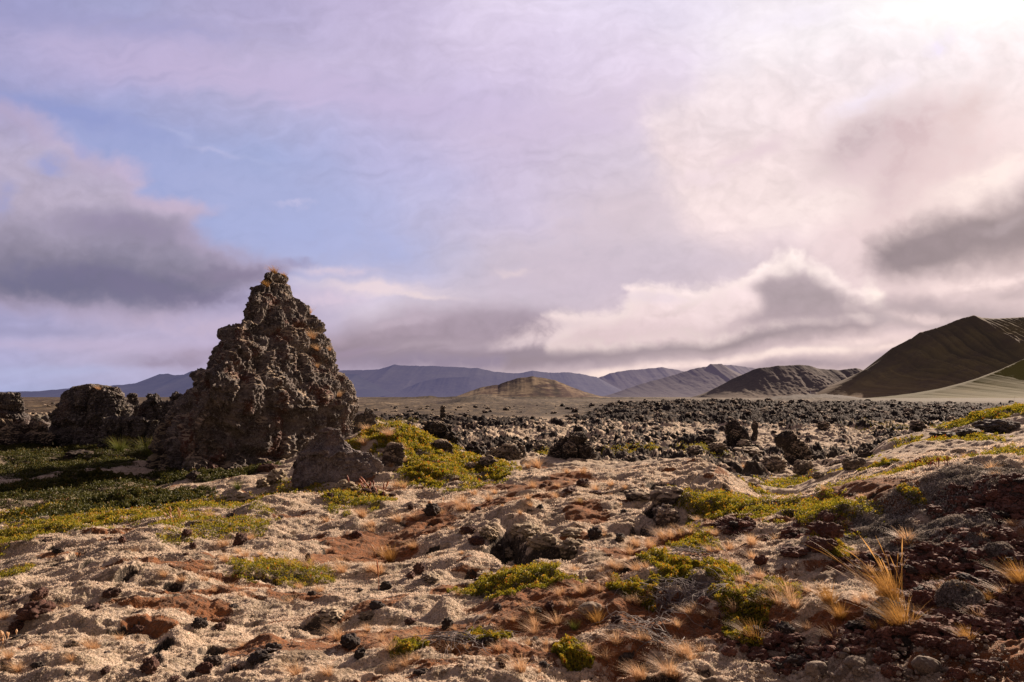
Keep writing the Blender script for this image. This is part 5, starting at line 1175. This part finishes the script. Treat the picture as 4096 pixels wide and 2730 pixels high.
# the cloud deck is computed once, as a lat-long map over the whole sphere of directions
SKW, SKH = 4096, 2048
def cloud_map():
    def lin(c):
        c = np.asarray(c, float) / 255
        return np.where(c <= .04045, c / 12.92, ((c + .055) / 1.055) ** 2.4)
    gp_ = [0, 128, 256, 384, 512, 640, 768, 896, 1024]; gr = [0, 60, 110, 160, 210, 260, 310, 350, 400]
    G = [[(154, 154, 198), (162, 162, 202), (178, 170, 208), (194, 182, 216), (222, 210, 234), (228, 218, 240), (240, 232, 242), (248, 242, 246), (255, 252, 250)],
         [(170, 165, 205), (180, 170, 208), (188, 178, 212), (196, 184, 216), (214, 200, 228), (226, 212, 234), (246, 236, 242), (250, 244, 248), (254, 242, 240)],
         [(152, 156, 202), (160, 163, 206), (176, 174, 212), (188, 179, 214), (204, 190, 220), (220, 204, 222), (244, 230, 232), (242, 224, 226), (246, 226, 224)],
         [(148, 157, 208), (146, 160, 210), (160, 170, 214), (182, 178, 216), (202, 188, 216), (214, 200, 216), (242, 226, 228), (230, 206, 208), (242, 218, 216)],
         [(148, 157, 205), (146, 160, 210), (157, 169, 214), (180, 181, 220), (202, 190, 216), (214, 198, 208), (238, 219, 222), (242, 222, 220), (214, 190, 192)],
         [(150, 150, 185), (158, 162, 205), (166, 172, 214), (184, 182, 216), (200, 188, 206), (200, 187, 202), (220, 200, 208), (232, 208, 210), (200, 178, 182)],
         [(158, 154, 192), (172, 164, 198), (184, 172, 204), (208, 195, 212), (205, 191, 206), (205, 186, 200), (210, 188, 196), (224, 200, 204), (206, 184, 190)],
         [(172, 168, 206), (184, 172, 202), (186, 170, 200), (176, 160, 184), (178, 160, 174), (196, 176, 184), (200, 178, 186), (206, 184, 190), (176, 156, 164)],
         [(170, 176, 216), (172, 172, 208), (176, 168, 198), (186, 172, 194), (206, 186, 192), (224, 200, 202), (204, 184, 188), (180, 160, 168), (170, 150, 158)]]
    G = lin(G)
    from numpy import interp
    def paint(px, py):
        shp = px.shape
        # turbulence that bends every edge
        s1x = 1.4 * fbm2(px / 75 + 3, py / 50 + 8, 4); s1y = 1.4 * fbm2(px / 75 + 31, py / 50 - 5, 4)
        s2x = fbm2(px / 20 + 13, py / 16 + 8, 5, .6); s2y = fbm2(px / 20 - 31, py / 16 - 5, 5, .6)
        hw = .35 + .65 * sm(385, 250, py)
        s1x, s1y, s2x, s2y = s1x * (hw * .5 + .5), s1y * hw, s2x * hw, s2y * hw
        qx = px + 14 * s1x + 6 * s2x; qy = py + 9 * s1y + 5 * s2y
        streak = fbm2((px + 40 * s1x) / 120, (py + .18 * px + 20 * s1y) / 13 + 4, 5, .55)
        bl_ = fbm2(qx / 34, qy / 22, 6, .56, ridged=True); bil = .8 * fbm2(qx / 30 + 9, qy / 20, 6, .6) - 1.0 * (bl_ - bl_.mean()); big = fbm2(px / 150 + 60, py / 70, 4)
        gx = px + 22 * s1x; gy = py + 14 * s1y
        ci = np.clip(np.interp(gx, gp_, range(9)), 0, 7.999); ri = np.clip(np.interp(gy, gr, range(9)), 0, 7.999)
        i = ci.astype(int); j = ri.astype(int); u = (ci - i)[..., None]; v = (ri - j)[..., None]; u = u * u * (3 - 2 * u) * .6 + u * .4; v = v * v * (3 - 2 * v) * .6 + v * .4
        c = G[j, i] * (1 - u) * (1 - v) + G[j, i + 1] * u * (1 - v) + G[j + 1, i] * (1 - u) * v + G[j + 1, i + 1] * u * v
        c = c * (.965 + .10 * streak + .07 * big + .07 * bil + .03 * fbm2(qx / 11, qy / 8, 4, .6) * (px > 420))[..., None]
        def over(m, col):
            nonlocal c
            col = lin(col) if not isinstance(col, np.ndarray) else col
            c = c * (1 - m[..., None]) + col * m[..., None]
        def ell_(cx, cy, rx, ry, rot, col, op=1., soft=.6, na=.35, n=None):
            r = math.radians(rot); dx = qx - cx; dy = qy - cy
            U = (dx * math.cos(r) - dy * math.sin(r)) / rx; V = (dx * math.sin(r) + dy * math.cos(r)) / ry
            over(np.clip(np.exp(-1.15 * (U * U + V * V)) * (1 + 1.6 * na * (bil if n is None else n)) * 1.12 - .06, 0, 1) * op, col)
        def sdf(P, ax, ay):
            P = np.array(P, float); d = np.full(shp, 1e9); ins = np.zeros(shp, bool)
            for k in range(len(P)):
                a, b = P[k], P[(k + 1) % len(P)]; e = b - a
                t = np.clip(((ax - a[0]) * e[0] + (ay - a[1]) * e[1]) / (e @ e), 0, 1)
                d = np.minimum(d, np.hypot(ax - a[0] - t * e[0], ay - a[1] - t * e[1]))
                if a[1] != b[1]:
                    cr = ((a[1] > ay) != (b[1] > ay)) & (ax < (b[0] - a[0]) * (ay - a[1]) / (b[1] - a[1]) + a[0]); ins ^= cr
            return np.where(ins, d, -d)
        def poly(P, soft, ramp, op=1., tex=.10, edge=None, na=4.0, wob=1.0):
            """ramp: [(py, colour)]; edge: colour of the thin lit rim"""
            d = sdf(P, px + wob * (qx - px), py + wob * (qy - py)) + na * bil
            m = sm(-soft * .5, soft * 1.25, d) * op
            ys = [e[0] for e in ramp]; cs = lin([e[1] for e in ramp]); yv = py + 16 * s1y + 6 * s2y
            col = np.stack([np.interp(yv, ys, cs[:, k]) for k in range(3)], -1) * (1 + tex * (bil * 1.4 + .8 * s1x))[..., None]
            if edge is not None:
                em = (1 - sm(0, soft * 1.6 + 14, d + 5 * bil))[..., None]; col = col * (1 - em * .55) + lin(edge) * em * .55
            over(m, col)
            return d
        # clear blue gap with thin cirrus
        ell_(150, 165, 150, 46, -16, (158, 164, 208), .65, 1.0, .2); ell_(262, 205, 110, 46, -14, (168, 173, 214), .6, 1.0, .2); ell_(60, 112, 100, 13, -14, (138, 148, 200), .7, .9, .4, streak); ell_(330, 240, 110, 30, -6, (164, 172, 216), .6, 1, .3)
        ell_(285, 268, 90, 18, -4, (172, 176, 214), .5, 1, .3)
        ell_(216, 151, 22, 2.4, -16, (186, 184, 220), .5, .9, .4); ell_(292, 203, 18, 2, 6, (196, 190, 222), .5, .9, .4); ell_(180, 134, 26, 3, -14, (170, 174, 214), .5, .9, .5); ell_(250, 160, 60, 4, -18, (170, 176, 216), .35, .9, .7, streak)
        # upper lavender veils
        ell_(150, 55, 230, 26, -12, (184, 172, 208), .45, 1, .8, streak); ell_(330, 90, 210, 22, -8, (196, 180, 214), .5, 1, .8, streak); ell_(80, 20, 180, 14, -6, (150, 150, 194), .5, 1, .7, streak); ell_(560, 120, 120, 26, 14, (202, 186, 212), .45, 1, .5); ell_(600, 230, 120, 40, 18, (206, 188, 200), .5, 1, .5); ell_(560, 275, 90, 24, 8, (194, 178, 196), .6, 1, .4)
        # left bank
        poly([(-80, 90), (0, 97), (24, 104), (40, 117), (57, 126), (79, 142), (100, 152), (121, 151), (142, 161), (157, 178), (147, 190), (165, 194), (188, 195), (204, 203), (211, 214), (197, 228), (215, 240), (240, 250), (264, 257), (300, 266), (285, 282), (240, 300), (190, 318), (140, 328), (80, 322), (40, 314), (-80, 308)],
             13, [(95, (160, 154, 196)), (150, (178, 168, 194)), (200, (180, 168, 190)), (228, (158, 148, 170)), (255, (136, 128, 150)), (285, (112, 108, 130)), (305, (124, 118, 142)), (325, (160, 150, 176))], .97, .09, (192, 174, 204), 3)
        ell_(50, 165, 16, 11, 10, (150, 155, 204), .75, .9, .5); ell_(5, 200, 12, 20, 10, (148, 150, 196), .6, .9, .5); ell_(78, 150, 8, 7, 10, (160, 160, 206), .5, .9, .5)
        ell_(60, 283, 120, 17, -5, (106, 103, 134), .75, 1, .4); ell_(160, 290, 120, 15, -9, (116, 108, 138), .7, 1, .4); ell_(120, 228, 70, 14, -6, (138, 126, 156), .55, 1, .4); ell_(230, 274, 60, 9, -2, (136, 122, 150), .6, 1, .4); ell_(300, 264, 22, 5, 0, (150, 140, 172), .6, 1, .4)
        ell_(170, 205, 40, 9, -4, (196, 176, 200), .5, 1, .4); ell_(130, 165, 24, 8, -20, (196, 178, 206), .5, 1, .4)
        # pale low streaks, left
        ell_(210, 325, 80, 12, -4, (190, 172, 196), .6, 1, .6); ell_(90, 345, 130, 8, -2, (186, 172, 202), .6, 1, .7, streak); ell_(30, 330, 60, 5, 0, (150, 146, 182), .6, 1, .6, streak); ell_(172, 362, 56, 9, 2, (150, 136, 162), .8, .9, .4); ell_(205, 352, 40, 8, 0, (160, 144, 168), .7, .9, .4); ell_(40, 372, 90, 7, 0, (172, 176, 214), .6, 1, .5, streak); ell_(250, 340, 20, 16, 0, (176, 158, 184), .6, 1, .4)
        # centre low deck
        ell_(335, 272, 36, 6, -2, (214, 196, 212), .7, .9, .5); ell_(372, 288, 70, 7, -3, (230, 210, 216), .85, .8, .6, streak); ell_(325, 298, 40, 9, 0, (214, 194, 212), .7, .9, .5); ell_(420, 296, 40, 3, -4, (232, 212, 214), .7, .8, .5); ell_(515, 273, 18, 4, 0, (222, 202, 208), .7, .8, .4)
        poly([(318, 330), (350, 314), (400, 303), (450, 298), (512, 296), (560, 303), (640, 318), (700, 345), (650, 362), (560, 364), (470, 370), (380, 374), (318, 376)], 20, [(295, (186, 168, 184)), (318, (164, 146, 162)), (335, (158, 140, 156)), (352, (134, 118, 134)), (372, (144, 130, 152))], .95, .08)
        ell_(455, 362, 130, 8, 1, (138, 124, 148), .8, 1, .5); ell_(430, 350, 110, 5, 2, (170, 152, 170), .5, 1, .7, streak); ell_(400, 322, 40, 5, 8, (192, 174, 190), .5, .9, .5); ell_(440, 345, 70, 6, 2, (184, 166, 180), .45, .9, .5, streak); ell_(350, 352, 40, 5, 6, (150, 132, 156), .6, .9, .4)
        # bright mass, upper right
        poly([(632, 120), (645, 98), (690, 88), (705, 66), (760, 58), (800, 44), (860, 30), (940, 16), (1200, -60), (1200, 262), (1000, 215), (900, 225), (860, 255), (800, 240), (740, 246), (690, 232), (660, 200), (640, 160)], 26, [(0, (236, 227, 236)), (90, (234, 219, 224)), (150, (230, 210, 213)), (200, (236, 216, 216)), (250, (228, 204, 208))], .85, .10, None, 6)
        ell_(866, 96, 40, 12, 30, (232, 222, 240), .6, 1, .5); ell_(940, 42, 18, 7, 30, (230, 220, 244), .7, 1, .6); ell_(800, 20, 60, 12, 10, (238, 230, 246), .4, 1, .5)
        ell_(765, 148, 30, 10, 26, (222, 200, 208), .8, 1, .4); ell_(735, 160, 14, 5, 30, (224, 202, 212), .6, 1, .4); ell_(700, 178, 40, 9, 8, (232, 212, 220), .5, 1, .5)
        ell_(860, 140, 60, 24, 36, (184, 162, 170), .8, 1, .35); ell_(912, 150, 60, 34, 48, (196, 170, 177), .9, 1, .4); ell_(972, 112, 20, 36, -30, (208, 184, 186), .75, 1, .4); ell_(930, 185, 110, 40, 36, (218, 193, 196), .8, 1, .4); ell_(860, 165, 36, 16, 40, (216, 192, 198), .6, 1, .4)
        ell_(885, 190, 14, 26, -30, (206, 182, 188), .5, 1, .5); ell_(985, 182, 60, 16, 24, (248, 230, 224), .6, 1, .5); ell_(800, 215, 60, 18, 10, (246, 228, 226), .5, 1, .5)
        # grey gap under it
        poly([(530, 262), (620, 250), (700, 245), (750, 252), (760, 262), (735, 276), (660, 284), (625, 290), (560, 300), (530, 296)], 18, [(245, (206, 190, 202)), (300, (196, 180, 196))], .7, .05)
        # cumulus bank
        poly([(540, 345), (550, 332), (556, 326), (538, 316), (563, 308), (600, 310), (617, 305), (632, 294), (628, 287), (648, 283), (665, 285), (695, 283), (720, 281), (742, 272), (761, 262), (780, 253), (804, 250), (821, 259), (833, 270), (852, 287), (880, 296), (900, 320), (800, 336), (700, 350), (600, 358), (545, 356)],
             8, [(250, (250, 234, 230)), (290, (240, 218, 220)), (320, (228, 205, 208)), (345, (206, 182, 188))], .92, .13, (250, 232, 228), 6)
        ell_(545, 335, 36, 12, 6, (226, 204, 208), .7, 1, .7); ell_(600, 318, 50, 10, 4, (236, 214, 216), .5, 1, .7); ell_(520, 343, 30, 6, 4, (216, 196, 202), .7, 1, .6)
        ell_(560, 325, 40, 6, 6, (214, 194, 200), .5, 1, .7); ell_(650, 300, 36, 6, 6, (216, 200, 212), .5, 1, .7); ell_(640, 328, 50, 8, 4, (222, 198, 204), .5, 1, .7); ell_(716, 305, 30, 16, 30, (228, 206, 210), .5, 1, .6)
        poly([(752, 284), (770, 270), (790, 262), (812, 262), (826, 278), (840, 286), (852, 300), (870, 312), (850, 326), (800, 330), (745, 332), (735, 318), (758, 308)], 13, [(260, (170, 152, 162)), (300, (150, 134, 144)), (330, (156, 138, 150))], .92, .07)
        ell_(742, 322, 44, 8, 14, (176, 156, 166), .6, 1, .5)
        poly([(505, 350), (560, 350), (640, 346), (700, 340), (745, 330), (800, 322), (850, 316), (885, 322), (870, 334), (800, 342), (740, 352), (660, 358), (600, 364), (505, 374)], 9, [(315, (158, 140, 152)), (340, (138, 122, 134)), (372, (146, 130, 144))], .92, .07)
        # right dark bank
        poly([(858, 276), (860, 246), (885, 228), (930, 216), (965, 210), (990, 194), (1024, 176), (1200, 90), (1200, 250), (1030, 256), (985, 266), (940, 278), (905, 286), (875, 287)], 18, [(180, (166, 148, 154)), (222, (134, 118, 126)), (262, (134, 118, 127)), (285, (158, 140, 148))], .98, .07)
        ell_(1005, 222, 26, 8, 30, (164, 148, 156), .5, 1, .5)
        poly([(840, 302), (870, 300), (900, 292), (930, 288), (960, 300), (1024, 308), (1200, 300), (1200, 350), (1000, 345), (930, 335), (870, 330)], 13, [(290, (160, 142, 152)), (320, (158, 142, 152)), (345, (166, 148, 160))], .85, .07)
        ell_(985, 282, 60, 8, 6, (240, 216, 216), .85, .9, .5); ell_(930, 318, 40, 6, -6, (226, 202, 204), .7, .9, .5); ell_(870, 294, 14, 8, -30, (250, 232, 226), .85, .9, .5); ell_(1010, 296, 16, 5, 0, (170, 152, 160), .6, .9, .5)
        ell_(900, 335, 30, 5, 6, (220, 196, 200), .7, .9, .5); ell_(860, 340, 40, 4, 4, (234, 210, 210), .8, .8, .5)
        ell_(690, 364, 120, 4.5, 5, (240, 216, 214), .95, .7, .35); ell_(800, 352, 80, 4.5, 5, (240, 218, 214), .9, .7, .35); ell_(600, 374, 34, 5, 6, (246, 222, 214), .9, .7, .3); ell_(890, 345, 30, 4, 14, (236, 212, 210), .8, .7, .4)
        ell_(800, 366, 100, 7, 4, (150, 134, 150), .9, .8, .35); ell_(900, 358, 50, 8, 4, (156, 140, 156), .85, .8, .35); ell_(700, 372, 40, 4, 0, (190, 170, 178), .7, .8, .4)
        # glare of the hidden sun
        g = np.exp(-(((px - 985) / 80) ** 2 + ((py + 8) / 34) ** 2)); g = g * .72; c = c * (1 - .85 * g[..., None]) + np.array([1.15, 1.12, 1.06]) * .85 * g[..., None]
        gr_ = (1 + .006 * s2x)[..., None]
        return c * gr_
    out = np.zeros((SKH, SKW, 4), np.float32); out[..., 3] = 1
    lon = (np.arange(SKW) + .5) / SKW * 2 * np.pi - np.pi      # 0 = +Y once the map is turned
    lat = (np.arange(SKH) + .5) / SKH * np.pi - np.pi / 2
    def colours(LO, LA):
        # plain cloud cover everywhere, the photographed quarter laid in with its own forms
        dx, dy, dz = np.sin(LO) * np.cos(LA), np.cos(LO) * np.cos(LA), np.sin(LA)
        n = fbm2(LO * 4, LA * 7, 4)[..., None]
        base = lin((112, 98, 104)) * (1 + .25 * n) * np.ones(LO.shape + (3,))
        low = lin((48, 38, 32)) * np.ones(LO.shape + (3,))
        c = np.where((LA < -.01)[..., None], low, base)
        fwd = dy * CP + dz * SP; up = -dy * SP + dz * CP; ok = fwd > .25
        f_ = np.where(ok, fwd, 1); px = W / 2 + F * dx / f_; py = HH / 2 - F * up / f_
        k = sm(1500, 1060, np.abs(px - 512) + 512) * sm(-420, -40, py) * ok * (LA > -.02)
        return c, k, px, py
    LO, LA = np.meshgrid(lon[::8], lat[::8]); c0, k0, _, _ = colours(LO, LA)
    out[..., :3] = np.repeat(np.repeat(c0, 8, 0), 8, 1)
    i0, i1 = np.searchsorted(lon, [-1.05, 1.05]); j0, j1 = np.searchsorted(lat, [-.03, .95])
    LO, LA = np.meshgrid(lon[i0:i1], lat[j0:j1]); c1_, k1, px, py = colours(LO, LA)
    cc = paint(np.clip(px, -300, 1350), np.clip(py, -320, 420))
    k1 = k1[..., None]
    out[j0:j1, i0:i1, :3] = c1_ * (1 - k1) + cc * k1
    return out
img = bpy.data.images.new('cloud_deck', SKW, SKH, float_buffer=True); img.colorspace_settings.name = 'Non-Color'
img.pixels.foreach_set(np.clip(cloud_map() * np.array([1.10, 1.09, 1.07, 1]), 0, 2).astype(np.float32).ravel()); img.update()
world = bpy.data.worlds.new('World'); scene.world = world; world.use_nodes = True
nt = world.node_tree; nt.nodes.clear()
out = nt.nodes.new('ShaderNodeOutputWorld'); bg = nt.nodes.new('ShaderNodeBackground'); bg.inputs[1].default_value = .1
nt.links.new(bg.outputs[0], out.inputs[0])
skyn = nt.nodes.new('ShaderNodeTexSky'); skyn.sky_type = 'NISHITA'; skyn.sun_disc = False; skyn.sun_elevation = SUN_EL; skyn.sun_rotation = SUN_AZ
nish = S(nt, skyn.outputs[0])
env = nt.nodes.new('ShaderNodeTexEnvironment'); env.image = img
mp = nt.nodes.new('ShaderNodeMapping'); mp.inputs['Rotation'].default_value = (0, 0, -math.pi / 2)
tcn = nt.nodes.new('ShaderNodeTexCoord'); nt.links.new(tcn.outputs['Generated'], mp.inputs[0]); nt.links.new(mp.outputs[0], env.inputs[0])
sc_ = nt.nodes.new('ShaderNodeVectorMath'); sc_.operation = 'SCALE'; nt.links.new(env.outputs[0], sc_.inputs[0]); sc_.inputs['Scale'].default_value = 10
colr = mixc(nt, .04, S(nt, sc_.outputs[0]), nish)
nt.links.new(colr.k, bg.inputs[0])

sun = bpy.data.lights.new('Sun', 'SUN'); sun.energy = 10.5; sun.angle = math.radians(.6); sun.color = (1, .775, .60)
so_ = bpy.data.objects.new('sun_lamp', sun); COL.objects.link(so_); so_.rotation_euler = (-sd).to_track_quat('-Z', 'Y').to_euler()

cam = bpy.data.cameras.new('Camera'); cam.lens = F / W * 36; cam.sensor_width = 36; cam.clip_end = 60000; cam.clip_start = .05
co = bpy.data.objects.new('camera', cam); COL.objects.link(co); co.location = (0, 0, EYE); co.rotation_euler = (math.pi / 2 + PITCH, 0, 0)
scene.camera = co
scene.view_settings.view_transform = 'Standard'; scene.view_settings.look = 'None'; scene.view_settings.exposure = 0
scene.cycles.max_bounces = 5; scene.cycles.diffuse_bounces = 3; scene.cycles.transparent_max_bounces = 4; scene.cycles.transmission_bounces = 2
